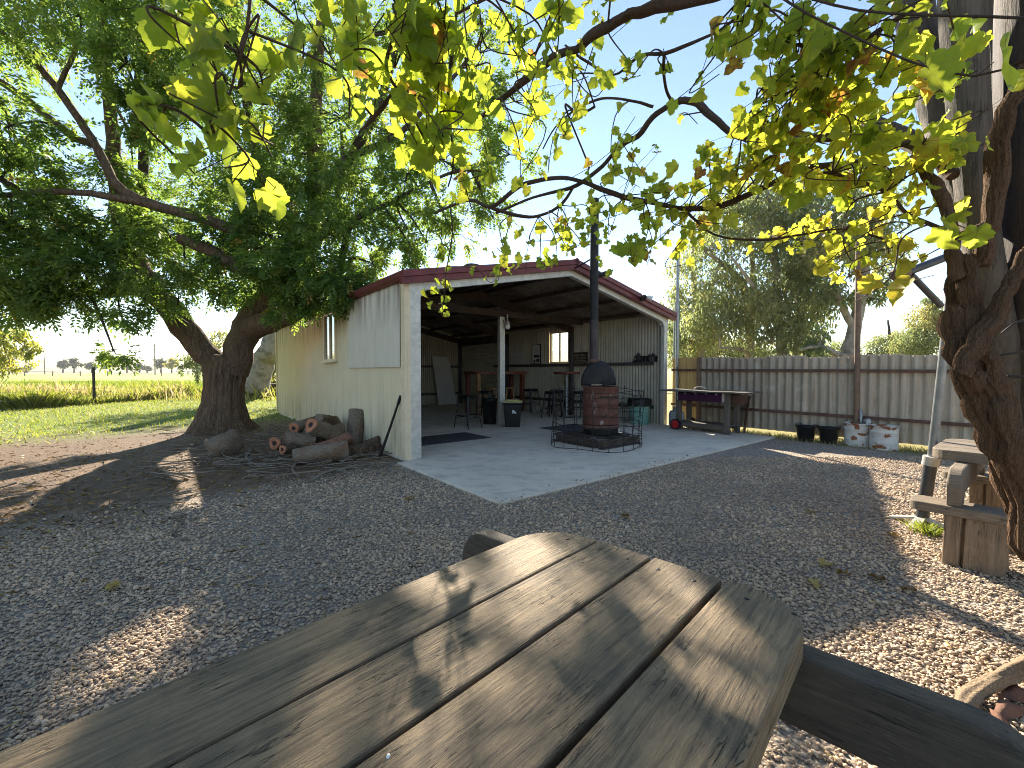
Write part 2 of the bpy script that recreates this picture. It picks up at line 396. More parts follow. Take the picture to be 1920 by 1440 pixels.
def mk_pebble():
    t = NT('pebbles'); a = t.attr('tint'); p = t.coord('Position')
    c = t.ramp(a, [(0, (.28, .205, .14)), (.25, (.44, .325, .22)), (.5, (.57, .41, .27)), (.75, (.68, .48, .305)), (.97, (.74, .555, .37)), (1, (.78, .64, .48))])
    c = t.mix(t.ramp(t.noise(p, 160, 3), [(.4, 0.), (.7, .3)]), c, (.2, .175, .15))
    c = t.mix(t.ramp(t.noise(p, .9, 5), [(.42, 0.), (.66, .55)]), c, (.24, .2, .16))
    t.pbr(c, .75, 0, None, .3); return t.m
M['pebble'] = mk_pebble()
def mk_hill():
    t = NT('hill_fields'); p = t.coord('Position')
    c = t.ramp(t.noise(t.coord('Position', (.0012, .006, .02)), 2.2, 4), [(.35, (.10, .11, .06)), (.5, (.30, .25, .14)), (.65, (.36, .29, .17)), (.72, (.14, .16, .06))])
    c = t.mix(t.ramp(t.noise(p, .02, 5), [(.55, 0.), (.62, .8)]), c, (.05, .06, .035))
    t.pbr(c, .9); return t.m
M['hill'] = mk_hill()
Gn = lambda *a: a
M['leaf_tree'] = leafmat('tree_leaves', [(0, (.05, .10, .03)), (.6, (.11, .18, .05)), (.92, (.18, .23, .06)), (1, (.3, .22, .05))],
                         [(0, (.17, .30, .04)), (.6, (.36, .50, .07)), (.92, (.42, .50, .07)), (1, (.6, .45, .07))], .48)
M['leaf_vine'] = leafmat('vine_leaves', [(0, (.03, .07, .016)), (.45, (.085, .14, .022)), (.8, (.22, .22, .035)), (.93, (.27, .19, .03)), (1, (.20, .085, .03))],
                         [(0, (.36, .48, .04)), (.45, (.66, .74, .06)), (.8, (.92, .84, .08)), (.93, (.75, .48, .06)), (1, (.42, .18, .05))], .6, .42, 45, True)
M['leaf_gum'] = leafmat('gum_leaves', [(0, (.10, .13, .065)), (.6, (.22, .24, .12)), (1, (.34, .30, .13))],
                        [(0, (.28, .36, .13)), (.6, (.52, .56, .20)), (1, (.6, .5, .15))], .45)
M['leaf_willow'] = leafmat('willow_leaves', [(0, (.08, .11, .02)), (1, (.20, .20, .04))], [(0, (.35, .42, .05)), (1, (.6, .55, .08))], .5)
M['leaf_far'] = leafmat('far_leaves', [(0, (.03, .04, .02)), (1, (.07, .08, .035))], [(0, (.07, .09, .03)), (1, (.14, .15, .05))], .3)
M['leaf_yellow'] = leafmat('yellow_leaves', [(0, (.22, .20, .04)), (1, (.38, .30, .06))], [(0, (.5, .45, .06)), (1, (.7, .55, .1))], .45)
M['grass'] = leafmat('grass_blades', [(0, (.10, .16, .025)), (.5, (.20, .24, .045)), (.75, (.40, .34, .16)), (1, (.58, .48, .30))],
                     [(0, (.24, .32, .03)), (.5, (.42, .44, .05)), (.75, (.55, .45, .18)), (1, (.65, .5, .3))], .5)
M['leaf_dead'] = leafmat('fallen_leaves', [(0, (.12, .07, .03)), (.5, (.32, .2, .06)), (1, (.5, .38, .10))], [(0, (.1, .05, .02)), (1, (.4, .3, .08))], .2)
# ================================================================ the setting
def build_ground():
    rs = [0, 1, 2, 4, 7, 11, 16, 24, 36, 55, 85, 130, 200, 320, 520, 900, 1600, 2400]
    na = 72; vs = [(0, 0, GZ)]; fs = []
    for i, r in enumerate(rs[1:]):
        for j in range(na):
            a = 2*PI*j/na; x, y = r*math.sin(a), r*math.cos(a)
            vs.append((x, y, GZ + (0 if r < 30 else .15*math.sin(x*.05)*math.cos(y*.04))))
    for j in range(na): fs.append((0, 1+(j+1) % na, 1+j))
    for i in range(len(rs)-2):
        b = 1+i*na; c = b+na
        for j in range(na): fs.append((b+j, b+(j+1) % na, c+(j+1) % na, c+j))
    o = MB().add(vs, fs, True).build('ground', M['ground']); tag(o, kind='structure')
    # a ring of low hills round the plain
    vs = []; fs = []; na = 240
    rr = [(420, -.3), (620, 7), (900, 26), (1250, 58), (1600, 84), (2200, 96)]
    for i, (r, h) in enumerate(rr):
        for j in range(na):
            a = 2*PI*j/na
            k = .62 + .22*math.sin(a*5+1.1) + .14*math.sin(a*11+.4+i*.3) + .06*math.sin(a*29+i)
            vs.append((r*math.sin(a), r*math.cos(a), GZ + (h*k if h > 0 else h)))
    for i in range(len(rr)-1):
        for j in range(na): fs.append((i*na+j, i*na+(j+1) % na, (i+1)*na+(j+1) % na, (i+1)*na+j))
    tag(MB().add(vs, fs, True).build('hills', M['hill']), kind='structure')
build_ground()
def slab():
    mb = MB(); c = [S(-.23, -2.78), S(7.56, -2.78), S(7.56, -.06), S(7.72, -.06), S(7.72, 10.7), S(-.04, 10.7), S(-.04, -.06), S(-.23, -.06)]
    mb.prism([(q.x, q.y) for q in c], -.12, 0, lambda p, q, w: (p, q, w))
    tag(mb.build('concrete_slab', M['concrete'], bevel=.012), kind='structure')
slab()
# ================================================================ shed
W, D, HE, TS = 7.63, 10.6, 3.00, .2026
RU = W/2; RZ = HE + RU*TS
def roofz(u): return HE + (u if u <= RU else W-u)*TS
shed = empty('shed', P0, SA, 'open fronted cream corrugated shed with red trim on a concrete slab', 'shed')
SINP = [(i/8, math.sin(2*PI*i/8)) for i in range(8)]
TRAP = [(0, 1), (.46, 1), (.56, -1), (.90, -1)]
def corr(mb, a0, a1, pitch, amp, zfn, place, hole=None, prof=SINP):
    aa = []
    n0 = int(math.floor(a0/pitch))-1
    k = n0
    while k*pitch < a1+pitch:
        for f, h in prof:
            a = (k+f)*pitch
            if a0 < a < a1: aa.append((a, h*amp))
        k += 1
    aa = [(a0, 0)] + aa + [(a1, 0)]
    vs = []; fs = []
    for a, off in aa:
        zs = zfn(a); nz = len(zs)
        vs += [place(a, off, z) for z in zs]
    for i in range(len(aa)-1):
        am = (aa[i][0]+aa[i+1][0])/2
        for j in range(nz-1):
            if hole and hole[0] < am < hole[1] and j == hole[2]: continue
            fs.append((i*nz+j, (i+1)*nz+j, (i+1)*nz+j+1, i*nz+j+1))
    mb.add(vs, fs, prof is SINP); return mb
# left wall (seen from outside), window v 3.70-4.65
mb = MB(); corr(mb, .02, D, .085, .021, lambda a: [0, 1.70, 2.84, HE+.03], lambda a, o, z: (-o, a, z), (3.70, 4.65, 1))
mb.build('wall', M['cream'], shed, fixn=False)
# right wall (seen from inside), window v 3.66-4.60
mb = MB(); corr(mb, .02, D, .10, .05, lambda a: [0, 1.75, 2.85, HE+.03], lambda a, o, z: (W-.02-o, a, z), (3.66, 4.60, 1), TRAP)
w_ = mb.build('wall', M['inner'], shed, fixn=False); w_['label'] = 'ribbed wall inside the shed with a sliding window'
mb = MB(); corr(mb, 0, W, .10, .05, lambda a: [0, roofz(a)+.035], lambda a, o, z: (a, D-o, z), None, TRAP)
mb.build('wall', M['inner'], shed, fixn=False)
mb = MB(); corr(mb, .20, 2.86, .085, .021, lambda a: [1.53, 3.0, HE+.01], lambda a, o, z: (-.044-o, a, z))
mb.build('wall_patch', M['patch'], shed, fixn=False)['label'] = 'greyer sheet patch on the upper wall with rust runs'
mb = MB(); mb.box((-.035, .055, 1.5), (.06, .15, 3.0)); mb.box((.03, -.012, 1.53), (.10, .03, 3.1)); mb.build('corner_trim', M['cream_trim'], shed)
mb = MB(); mb.box((-.02, D+.03, 1.53), (.08, .08, 3.04)); mb.build('corner_trim', M['cream_trim'], shed)
# windows
def window(u, v0, v1, z0, z1, out, glassm):
    f = MB(); t = .05; x = u
    f.box((x, (v0+v1)/2, z0+t/2), (.09, v1-v0, t)); f.box((x, (v0+v1)/2, z1-t/2), (.09, v1-v0, t))
    f.box((x, v0+t/2, (z0+z1)/2), (.09, t, z1-z0-2*t)); f.box((x, v1-t/2, (z0+z1)/2), (.09, t, z1-z0-2*t))
    f.box((x+.01*out, (v0+v1)/2, (z0+z1)/2), (.05, .04, z1-z0-2*t))
    fr = f.build('window', M['cream_trim'], shed)
    MB().box((x, (v0+v1)/2, (z0+z1)/2), (.006, v1-v0-.09, z1-z0-.09)).build('pane', glassm, fr)
    MB().box((x+out*.06, (v0+v1)/2, z0-.015), (.10, v1-v0+.06, .04)).build('sill', M['cream_trim'], fr)
    return fr
window(-.02, 3.70, 4.65, 1.70, 2.84, -1, M['glass_out']); window(W+.01, 3.66, 4.60, 1.75, 2.85, -1, M['glass'])
# roof sheets with ribs down the slope
def roof_sheet(side):
    mb = MB(); vs = []; fs = []; pitch = .19; n = int((D+.3)/pitch*4)
    for i in range(n+1):
        v = -.16 + (D+.30)*i/n
        off = .014*(1 if i % 4 in (0,) else (-.3 if i % 4 == 2 else 0))
        for k in range(9):
            u = (-.16 + (RU+.16)*k/8); z = HE + .045 + u*TS + off
            vs.append((u if side < 0 else W-u, v, z))
    for i in range(n):
        for k in range(8): fs.append((i*9+k, i*9+k+1, (i+1)*9+k+1, (i+1)*9+k))
    mb.add(vs, fs); o = mb.build('roof', M['roof'], shed, fixn=False)
    return o
roof_sheet(-1); roof_sheet(1)
mb = MB(); mb.tube([(RU, -.2, RZ+.045), (RU, D+.15, RZ+.045)], .07, 8, True, None, True); mb.build('ridge_cap', M['red'], shed)
# red barge boards on the gable: a capping above a lower board
for sd in (-1, 1):
    def e(u, z, v): return (u if sd < 0 else W-u, v, z + u*TS)
    mb = MB(); u0 = -.16
    for (za, zb, va, vb) in ((HE-.02, HE+.085, -.20, -.03), (HE-.125, HE-.024, -.165, -.05)):
        vs = [e(u0, za, va), e(RU, za, va), e(RU, zb, va), e(u0, zb, va), e(u0, za, vb), e(RU, za, vb), e(RU, zb, vb), e(u0, zb, vb)]
        mb.add(vs, [(0, 1, 2, 3), (4, 7, 6, 5), (0, 4, 5, 1), (3, 2, 6, 7), (0, 3, 7, 4), (1, 5, 6, 2)])
    mb.build('barge_board', M['red'], shed)
# gutters
for u, sgn in ((0, -1), (W, 1)):
    mb = MB(); prof = [(0, .0), (.02*sgn, -.09), (.10*sgn, -.11), (.15*sgn, -.06), (.16*sgn, .02), (.14*sgn, .03), (.13*sgn, -.05), (.09*sgn, -.085), (.04*sgn, -.07)]
    mb.prism(prof, -.17, D+.1, lambda p, q, w, u=u: (u+p+.01*sgn, w, HE+.03+q)); mb.build('gutter', M['red'], shed)
# galvanised portal frame at the mouth
for u in (.105, W-.10):
    mb = MB(); wd = .19 if u < 1 else .16
    mb.box((u+.02 if u < 1 else u, .03, (HE-.12)/2), (wd, .12, HE-.12)); mb.build('column', M['galv'], shed, .012)
for sd in (-1, 1):
    def e2(u, z, v): return (u if sd < 0 else W-u, v, z + u*TS)
    mb = MB(); z0, z1 = HE-.24, HE-.09
    pts = [(.012, z0), (.215, z0-.12), (.27, z0-.045), (.36, z0-.01), (RU, z0), (RU, z1), (.012, z1)]
    mb.prism(pts, -.035, .085, lambda p, q, w: e2(p, q, w)); mb.build('rafter', M['galv'], shed)
# inner frames, purlins and girts
for v in (3.45, 6.95, 10.45):
    for u in (.13, W-.13):
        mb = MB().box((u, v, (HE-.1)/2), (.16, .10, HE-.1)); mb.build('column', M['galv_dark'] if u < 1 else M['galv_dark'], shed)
    for sd in (-1, 1):
        mb = MB(); mb.prism([(.1, HE-.30), (RU, HE-.30), (RU, HE-.08), (.1, HE-.08)], v-.05, v+.05, lambda p, q, w: (p if sd < 0 else W-p, w, q+p*TS)); mb.build('rafter', M['rafter_wood'], shed)
for k, u in enumerate((.5, 1.6, 2.7, 3.6, W-3.6, W-2.7, W-1.6, W-.5)):
    MB().box((u, D/2, roofz(u)-.03), (.07, D-.1, .09)).build('purlin', M['rafter_wood'], shed)
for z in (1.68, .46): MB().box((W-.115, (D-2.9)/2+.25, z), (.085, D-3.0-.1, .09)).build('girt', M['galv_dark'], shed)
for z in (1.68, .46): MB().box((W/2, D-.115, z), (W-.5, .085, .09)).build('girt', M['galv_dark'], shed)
# a timber tie beam and brace over the middle post
MB().bar((.3, 2.76, 3.02), (W-.4, 2.76, 3.02), .12, .17).build('tie_beam', M['rafter_wood'], shed)
MB().bar((4.02, 2.72, 2.8), (6.6, 5.2, 3.1), .09, .10).build('brace', M['rafter_wood'], shed)
mb = MB().box((4.02, 2.76, 1.47), (.17, .12, 2.94)); mb.build('post', M['galv'], shed, .01)
# roller door on the right wall
mb = MB(); vs = []; fs = []; n = 150
for i in range(n+1):
    z = .02+2.6*i/n; o = .016*math.sin(i/n*2*PI*27)
    vs += [(W-.09-o, 7.75, z), (W-.09-o, 10.35, z)]
for i in range(n): fs.append((2*i, 2*i+1, 2*i+3, 2*i+2))
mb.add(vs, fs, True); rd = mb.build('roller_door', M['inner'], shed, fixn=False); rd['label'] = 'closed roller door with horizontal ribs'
MB().box((W-.16, 9.05, 2.78), (.26, 2.7, .3)).build('door_drum', M['galv_dark'], rd)
# whirling roof vent and lights
vt = empty('roof_vent', S(2.24, 1.5, roofz(2.24)+.05), 0, 'round turbine vent on the left roof slope', 'vent')
MB().lathe([(.13, -.05), (.13, .10), (.16, .12)], 20).build('vent_base', M['galv'], vt)
MB().lathe([(.16, .12), (.21, .17), (.22, .24), (.17, .31), (.06, .34), (0, .345)], 40, mod=lambda i, a: 1+.05*math.sin(a*20)).build('vent_dome', M['galv_dark'], vt)
lt = empty('flood_light', S(6.15, -.24, roofz(6.15)-.02), SA, 'small twin floodlight on the right slope of the red gable', 'light')
MB().box((0, .03, -.02), (.09, .05, .09)).build('mount', M['blackmetal'], lt)
for s_ in (-.1, .1):
    MB().tube([(s_*.4, 0, .0), (s_, -.06, .02), (s_*1.7, -.14, -.03)], [.02, .05, .07], 10).build('lamp_head', M['white'] if s_ > 0 else M['blackmetal'], lt)
lt = empty('flood_light', S(4.45, -.24, roofz(4.45)-.02), SA, 'black camera-like floodlight on the red gable left of the flue', 'light')
MB().box((0, .0, -.02), (.08, .06, .1)).build('mount', M['blackmetal'], lt)
MB().tube([(-.03, -.02, -.05), (.12, -.12, .02)], .05, 10).build('lamp_head', M['blackmetal'], lt)
lt = empty('ceiling_lamp', S(4.12, 2.62, 2.70), 0, 'white caged lamp beside the top of the middle post', 'light')
MB().lathe([(.0, -.1), (.05, -.1), (.07, -.05), (.075, 0)], 14).build('lamp_shade', M['white'], lt)
MB().lathe([(.06, 0), (.06, .09), (.02, .12), (.02, .30)], 12).build('lamp_body', M['galv'], lt)
# ================================================================ corrugated fence, in line with the shed's right wall
FU = 7.9
fence = empty('corrugated_fence', S(FU, 0, 0), SA, 'weathered grey corrugated fence with rusty rails right of the shed', 'fence')
mb = MB()
def ftop(a): return 1.83 - .012*a + .018*math.sin(a*9.7)*math.sin(a*3.1)
sh = 0.
k = 0
while sh < 9.2:
    e_ = min(sh+.80, 9.2); lift = .02*math.sin(k*2.7)
    if sh >= .75:
        corr(mb, sh, e_+.02, .165, .026, lambda a, L=lift: [.10-.004*a, .7, 1.3, 1.83-.012*a+L], lambda a, o, z, k=k: (-o - .006*(k % 2), -a, z))
    sh += .80; k += 1
mb.build('sheet_panel', M['fence'], fence, fixn=False)
mb = MB()
x = .02
while x < .80:
    mb.box((0, -x-.05, .96), (.022, .098, 1.74+.02*math.sin(x*40))); x += .104
mb.build('board_panel', M['fence_yellow'], fence)['label'] = 'yellow timber boards closing the fence next to the shed'
for z0 in (1.50, .56):
    MB().bar((-.055, -.02, z0), (-.055, -9.2, z0-.07), .05, .06).build('rail', M['rust'], fence)
for a in (.80, 4.3, 7.6):
    MB().box((-.05 if a < 1 else .06, -a, .95), (.07, .09, 1.76)).build('fence_post', M['timber_brown'], fence)
p_ = MB().tube([(0, 0, 0), (-.02, .03, 4.1)], .05, 10).build('tall_pole', M['timber_brown'], None, 0, S(7.80, -4.15, GZ)); tag(p_, 'tall thin brown pole standing against the grey fence', 'pole')
p_ = MB().tube([(0, 0, 0), (0, 0, 4.6)], .042, 10).build('tall_pole', M['grey_pipe'], None, 0, S(7.86, -.16, GZ)); tag(p_, 'tall grey metal pole at the right front corner of the shed', 'pole')
p_ = MB().tube([(0, 0, 0), (-.05, 0, 2.5), (-.02, 0, 4.05)], [.12, .11, .10], 10).build('tall_pole', simple('green_pole', (.17, .24, .19), (.11, .16, .13), 4), None, 0, (6.15, 16, GZ)); tag(p_, 'thick faded green post standing behind the fence', 'pole')
# cable loop down the shed corner
mb = MB(); mb.tube(smooth_path([S(7.80, -.2, 1.6), S(7.83, -.26, 1.2), S(7.80, -.22, .9), S(7.75, -.25, .55)]), .008, 5); tag(mb.build('cable', M['black']), 'thin black cable hanging by the shed corner', 'cable')
# ================================================================ things in the shed
def put(name, u, v, label, cat, rz=0, group=None, z=0): return empty(name, S(u, v, z), SA+rz, label, cat, group)
def metal_stool():
    t = empty('bar_stool', (0, 0, 0)); hs, H = .19, .83
    MB().box((0, 0, H), (.36, .36, .025)).build('seat', M['blackmetal'], t, .01)
    f = MB()
    for a in (0, 1): f.box((0, (a*2-1)*.172, H-.045), (.36, .012, .07)); f.box(((a*2-1)*.172, 0, H-.045), (.012, .332, .07))
    f.build('seat_rim', M['blackmetal'], t)
    for sx in (-1, 1):
        for sy in (-1, 1): MB().bar((sx*.165, sy*.165, H-.02), (sx*.25, sy*.25, 0), .055, .03, (sx, sy, 0), .035, .02).build('leg', M['blackmetal'], t)
    r = MB()
    for s_ in (-1, 1): r.bar((-.22, s_*.22, .28), (.22, s_*.22, .28), .02, .02); r.bar((s_*.22, -.22, .33), (s_*.22, .22, .33), .02, .02)
    r.build('foot_rail', M['blackmetal'], t); return t
st0 = metal_stool()
stools = [(11.05, 877, .25, 'black metal bar stool alone in front of the timber bar table'), (None, (7.05, 5.0), .1, 'black metal bar stool at the right end of the timber bar table'),
          (None, (6.32, 3.15), .3, 'black bar stool on the left of the small round high table'), (None, (7.25, 2.75), -.2, 'black bar stool on the right of the small round high table'),
          (None, (7.1, 3.75), .5, 'black bar stool behind the small round high table'), (None, (4.9, 4.75), .6, 'black bar stool half hidden behind the round black bin')]
for i, (Y, q, rz, lab) in enumerate(stools):
    o = st0 if i == 0 else copy_tree(st0)
    o.location = Vector(((q-960)/F*Y, Y, 0)) if Y else S(q[0], q[1]); o.rotation_euler = (0, 0, SA+rz)
    tag(o, lab, 'bar stool', 'black metal bar stools')
def wood_stool():
    t = empty('timber_stool', (0, 0, 0)); H = .92
    MB().lathe([(.0, H-.035), (.20, H-.035), (.215, H-.018), (.20, H), (0, H)], 20).build('seat', M['lightwood'], t)
    for sx in (-1, 1):
        for sy in (-1, 1): MB().tube([(sx*.10, sy*.10, H-.03), (sx*.19, sy*.19, 0)], [.024, .018], 8).build('leg', M['lightwood'], t)
    r = MB()
    for k, s_ in enumerate((-1, 1)):
        r.tube([(-.145, s_*.145, .44), (.145, s_*.145, .44)], .012, 6); r.tube([(s_*.155, -.155, .34), (s_*.155, .155, .34)], .012, 6)
    r.build('stretcher', M['lightwood'], t); return t
ws = wood_stool()
for i, (u, v, lab) in enumerate(((5.08, 4.70, 'pale round timber stool left of the middle post'), (5.98, 4.85, 'pale round timber stool half hidden by the middle post'))):
    o = ws if i == 0 else copy_tree(ws); o.location = S(u, v); o.rotation_euler = (0, 0, .5+i); tag(o, lab, 'stool', 'pale timber stools')
bt = put('bar_table', 6.15, 5.9, 'long red timber slab bar table on square posts inside the shed', 'table')
mb = MB(); n = 14; out = [(-1.12+2.24*i/n, -.42+.05*math.sin(i*1.7)+.02*math.sin(i*4.1)) for i in range(n+1)] + [(1.12-2.24*i/n, .42+.04*math.sin(i*2.1)) for i in range(n+1)]
mb.prism(out, 1.36, 1.46, lambda p, q, w: (p, q, w)); mb.build('tabletop', M['redwood'], bt, .01)
for sx in (-1, 1):
    for sy in (-1, 1): MB().box((sx*.98, sy*.32, .68), (.13, .13, 1.36)).build('leg', M['redwood'] if (sx > 0 or sy > 0) else M['lightwood'], bt, .01)
rt = put('high_table', 6.86, 3.05, 'small round high table on a thin steel stem by the window wall', 'table')
MB().lathe([(0, 1.37), (.40, 1.37), (.43, 1.39), (.43, 1.43), (.41, 1.45), (0, 1.45)], 28).build('tabletop', M['redwood'], rt)
MB().lathe([(.04, .03), (.04, 1.37)], 12).build('stem', M['grey_pipe'], rt)
MB().lathe([(.26, 0), (.26, .02), (.06, .04), (.04, .05)], 20).build('base', M['grey_pipe'], rt)
# bins
b = empty('round_bin', (-.62, 11.95, 0), .3, 'round ribbed black rubbish bin beside the middle post', 'bin')
MB().lathe([(.165, 0), (.18, .02), (.205, .64), (.225, .64), (.225, .68), (.20, .68), (.175, .06), (0, .05)], 36, mod=lambda i, a: 1+(.018*math.sin(a*18) if 1 <= i <= 2 else 0)).build('body', M['black'], b)
mb = MB(); mb.lathe([(.20, .60), (.232, .66), (.235, .70), (.21, .71), (.19, .66)], 30, mod=lambda i, a: 1+.02*math.sin(a*7+i)); mb.build('liner', M['black'], b)
b = empty('square_bin', (.02, 11.35, 0), SA-.72, 'square black bin with pale yellow lid and small white sticker', 'bin')
def frus(mb, a, b_, z0, z1): 
    vs = [(sx*a, sy*a, z0) for sx, sy in ((-1, -1), (1, -1), (1, 1), (-1, 1))]+[(sx*b_, sy*b_, z1) for sx, sy in ((-1, -1), (1, -1), (1, 1), (-1, 1))]
    return mb.add(vs, [(3, 2, 1, 0), (4, 5, 6, 7)]+[(i, (i+1) % 4, 4+(i+1) % 4, 4+i) for i in range(4)])
mb = MB(); frus(mb, .19, .235, 0, .60); frus(mb, .262, .265, .60, .645); mb.build('body', M['black'], b, .02)
mb = MB(); frus(mb, .262, .255, .648, .67); frus(mb, .25, .12, .67, .715); ld = mb.build('lid', M['yellowlid'], b, .012)
MB().box((0, -.20, .70), (.3, .03, .03)).build('lid_handle', M['yellowlid'], ld, .01)
mb = MB(); mb.prism([(-.045, -.05), (-.015, -.02), (.06, -.045), (.055, .0), (.03, .02), (.0, .055), (-.045, .06)], 0, .004, lambda p, q, w: (p+.04, -.2265-w-(q*.045/.6+.01), .40+q)); mb.build('sticker', M['white'], b)
b = put('round_bin', 7.17, .55, 'pale green ribbed bin with a black liner in the shed corner', 'bin')
MB().lathe([(.235, 0), (.245, .02), (.295, .62), (.315, .63), (.315, .66), (.29, .66), (.24, .08), (0, .07)], 40, mod=lambda i, a: 1+(.02*math.sin(a*20) if 1 <= i <= 2 else 0)).build('body', M['greenbin'], b)
mb = MB(); mb.lathe([(.305, .50), (.325, .56), (.332, .65), (.31, .71), (.27, .69), (.2, .6)], 40, mod=lambda i, a: 1+.025*math.sin(a*9+i*1.3)+.015*math.sin(a*17)); mb.build('liner', M['black'], b)
# rubber mats
def mat_(u0, u1, v0, v1, label):
    t = empty('rubber_mat', S((u0+u1)/2, (v0+v1)/2), SA, label, 'mat', 'rubber mats on the slab'); mb = MB(); w, d = u1-u0, v1-v0
    mb.box((0, 0, .006), (w, d, .008))
    n = int(w/.07)
    for i in range(n): mb.box((-w/2+.035+i*.07, 0, .0135), (.03, d-.02, .007))
    mb.build('mat_ribs', M['rubber'], t)
mat_(.50, 2.45, 1.05, 2.1, 'grey ribbed rubber mat just inside the left column'); mat_(4.35, 5.7, .5, 1.6, 'grey ribbed rubber mat behind the barrel heater')
# leaning board
mb = MB(); mb.prism([(-.47, 0), (.47, 0), (.20, 2.15), (-.64, 2.15)], 0, .02, lambda p, q, w: (p, w+q*.13, q*.99)); o = mb.build('leaning_board', M['board'], None, .004, S(6.66, 10.15)); o.rotation_euler = (0, 0, SA); tag(o, 'pale flat board leaning on the back wall of the shed', 'board')
# wall signs on the inner right wall (local x along -v, facing -u)
def wallthing(name, v0, v1, z0, z1, label, cat):
    o = empty(name, S(W-.09, (v0+v1)/2, z0), SA - PI/2, label, cat); return o, abs(v1-v0), z1-z0
def text(body, size, loc, parent, mat, name='lettering', align='CENTER'):
    c = bpy.data.curves.new(name, 'FONT'); c.body = body; c.size = size; c.extrude = .002; c.align_x = align
    tmp = bpy.data.objects.new('tmp', c); COL.objects.link(tmp)
    dg = bpy.context.evaluated_depsgraph_get(); me = bpy.data.meshes.new_from_object(tmp.evaluated_get(dg))
    bpy.data.objects.remove(tmp); me.materials.clear(); me.materials.append(mat)
    o = bpy.data.objects.new(name, me); COL.objects.link(o); o.parent = parent; o.location = loc; o.rotation_euler = (PI/2, 0, 0); return o
o, w, h = wallthing('wall_sign', 2.78, 3.56, 1.74, 2.09, 'dark timber sign with two lines of faded lettering right of the window', 'sign')
MB().box((0, 0, h/2), (w, .03, h)).build('sign_board', M['signwood'], o, .005)
text('RAGGIN VELLA', .098, (0, -.017, .222), o, M['signpaint']); text('BOTTLE SHOP', .098, (0, -.017, .118), o, M['signpaint'])
MB().box((0, -.018, .075), (w*.86, .006, .012)).build('rule', M['signpaint'], o); MB().box((0, -.018, .03), (w*.94, .006, .016)).build('rule', M['signpaint'], o)
o, w, h = wallthing('framed_poster', 5.02, 5.50, 1.75, 2.45, 'framed poster with text and small pictures left of the window', 'poster')
fr = MB(); fr.box((0, 0, .012), (w, .03, .024)).box((0, 0, h-.012), (w, .03, .024)).box((-w/2+.012, 0, h/2), (.024, .03, h-.05)).box((w/2-.012, 0, h/2), (.024, .03, h-.05)); fr.build('poster_frame', M['blackmetal'], o)
MB().box((0, .002, h/2), (w-.05, .012, h-.05)).build('sheet', M['paper'], o)
mb = MB()
for i in range(9): mb.box((0.02*math.sin(i*3), -.0065, h-.09-i*.032), (w*.62-.03*(i % 3), .004, .008))
mb.build('printed_lines', M['galv_dark'], o)
mb = MB(); mb.box((.02, -.0065, .27), (w*.66, .004, .10)); mb.box((-.09, -.0065, .10), (.10, .004, .08)); mb.box((.09, -.0065, .12), (.16, .004, .12)); mb.build('printed_picture', M['groove'], o)
o, w, h = wallthing('notice_sheet', 6.0, 6.8, 1.74, 2.2, 'plain pale notice board low on the wall near the roller door', 'notice')
MB().box((0, 0, h/2), (w, .01, h)).build('sheet', M['board'], o); MB().box((0, -.007, h*.62), (w*.7, .004, .012)).build('printed_lines', M['galv_dark'], o)
# row of little dark things on the rail
o = empty('bottle_rack', S(W-.12, .62, 1.725), SA-PI/2, 'dark rack of old bottles and lamps on the wall rail by the right column', 'rack')
MB().box((0, 0, .02), (.76, .10, .03)).box((0, .04, .10), (.76, .02, .15)).build('rack_body', M['black'], o)
for i, (x, r, h) in enumerate(((-.30, .05, .17), (-.20, .075, .26), (-.08, .05, .15), (.04, .05, .14), (.16, .045, .22), (.28, .07, .24))):
    MB().lathe([(r, .03), (r*1.1, h*.4), (r*.9, h*.7), (r*.45, h*.9), (r*.4, h)], 12, (x, -.02, 0)).build('bottle', M['soot'], o)
mb = MB(); mb.tube([(.27+.045*math.cos(a*PI/8), -.085, .08+.045*math.sin(a*PI/8)) for a in range(17)], .006, 5); mb.build('ring', M['signpaint'], o)
mb = MB(); mb.prism([(-.30, .12), (-.18, .12), (-.24, .05)], -.085, -.075, lambda p, q, w: (p, w, q)); mb.build('tag', M['signpaint'], o)
# barrel heater -------------------------------------------------
bc = S(3.78, -.88)
h = empty('barrel_heater', bc, SA, 'rust red drum wood heater with tall black flue on the slab', 'heater')
MB().lathe([(.355, .40), (.37, .42), (.355, .45), (.352, .58), (.375, .605), (.352, .63), (.352, .80), (.378, .825), (.352, .85), (.35, .98), (.35, 1.12), (.368, 1.135), (.368, 1.155), (.34, 1.155), (.335, .95), (0, .93)], 40).build('drum', M['barrel'], h)
MB().lathe([(.36, .32), (.375, .335), (.375, .375), (.355, .39)], 40).build('band', M['rust'], h)
mb = MB()
for a0, a1 in ((-2.5, -.9), (-.5, .3)): 
    mb.tube([(.358*math.cos(a0+(a1-a0)*i/10), .358*math.sin(a0+(a1-a0)*i/10), .955) for i in range(11)], .016, 6)
mb.build('air_slot', M['groove'], h)
fb = MB().lathe([(.33, .20), (.34, .22), (.34, .33)], 36).build('fire_box', M['soot'], h)
MB().box((.26, -.25, .27), (.13, .03, .10), Matrix.Rotation(PI/4, 3, 'Z')).build('door', M['galv'], fb)
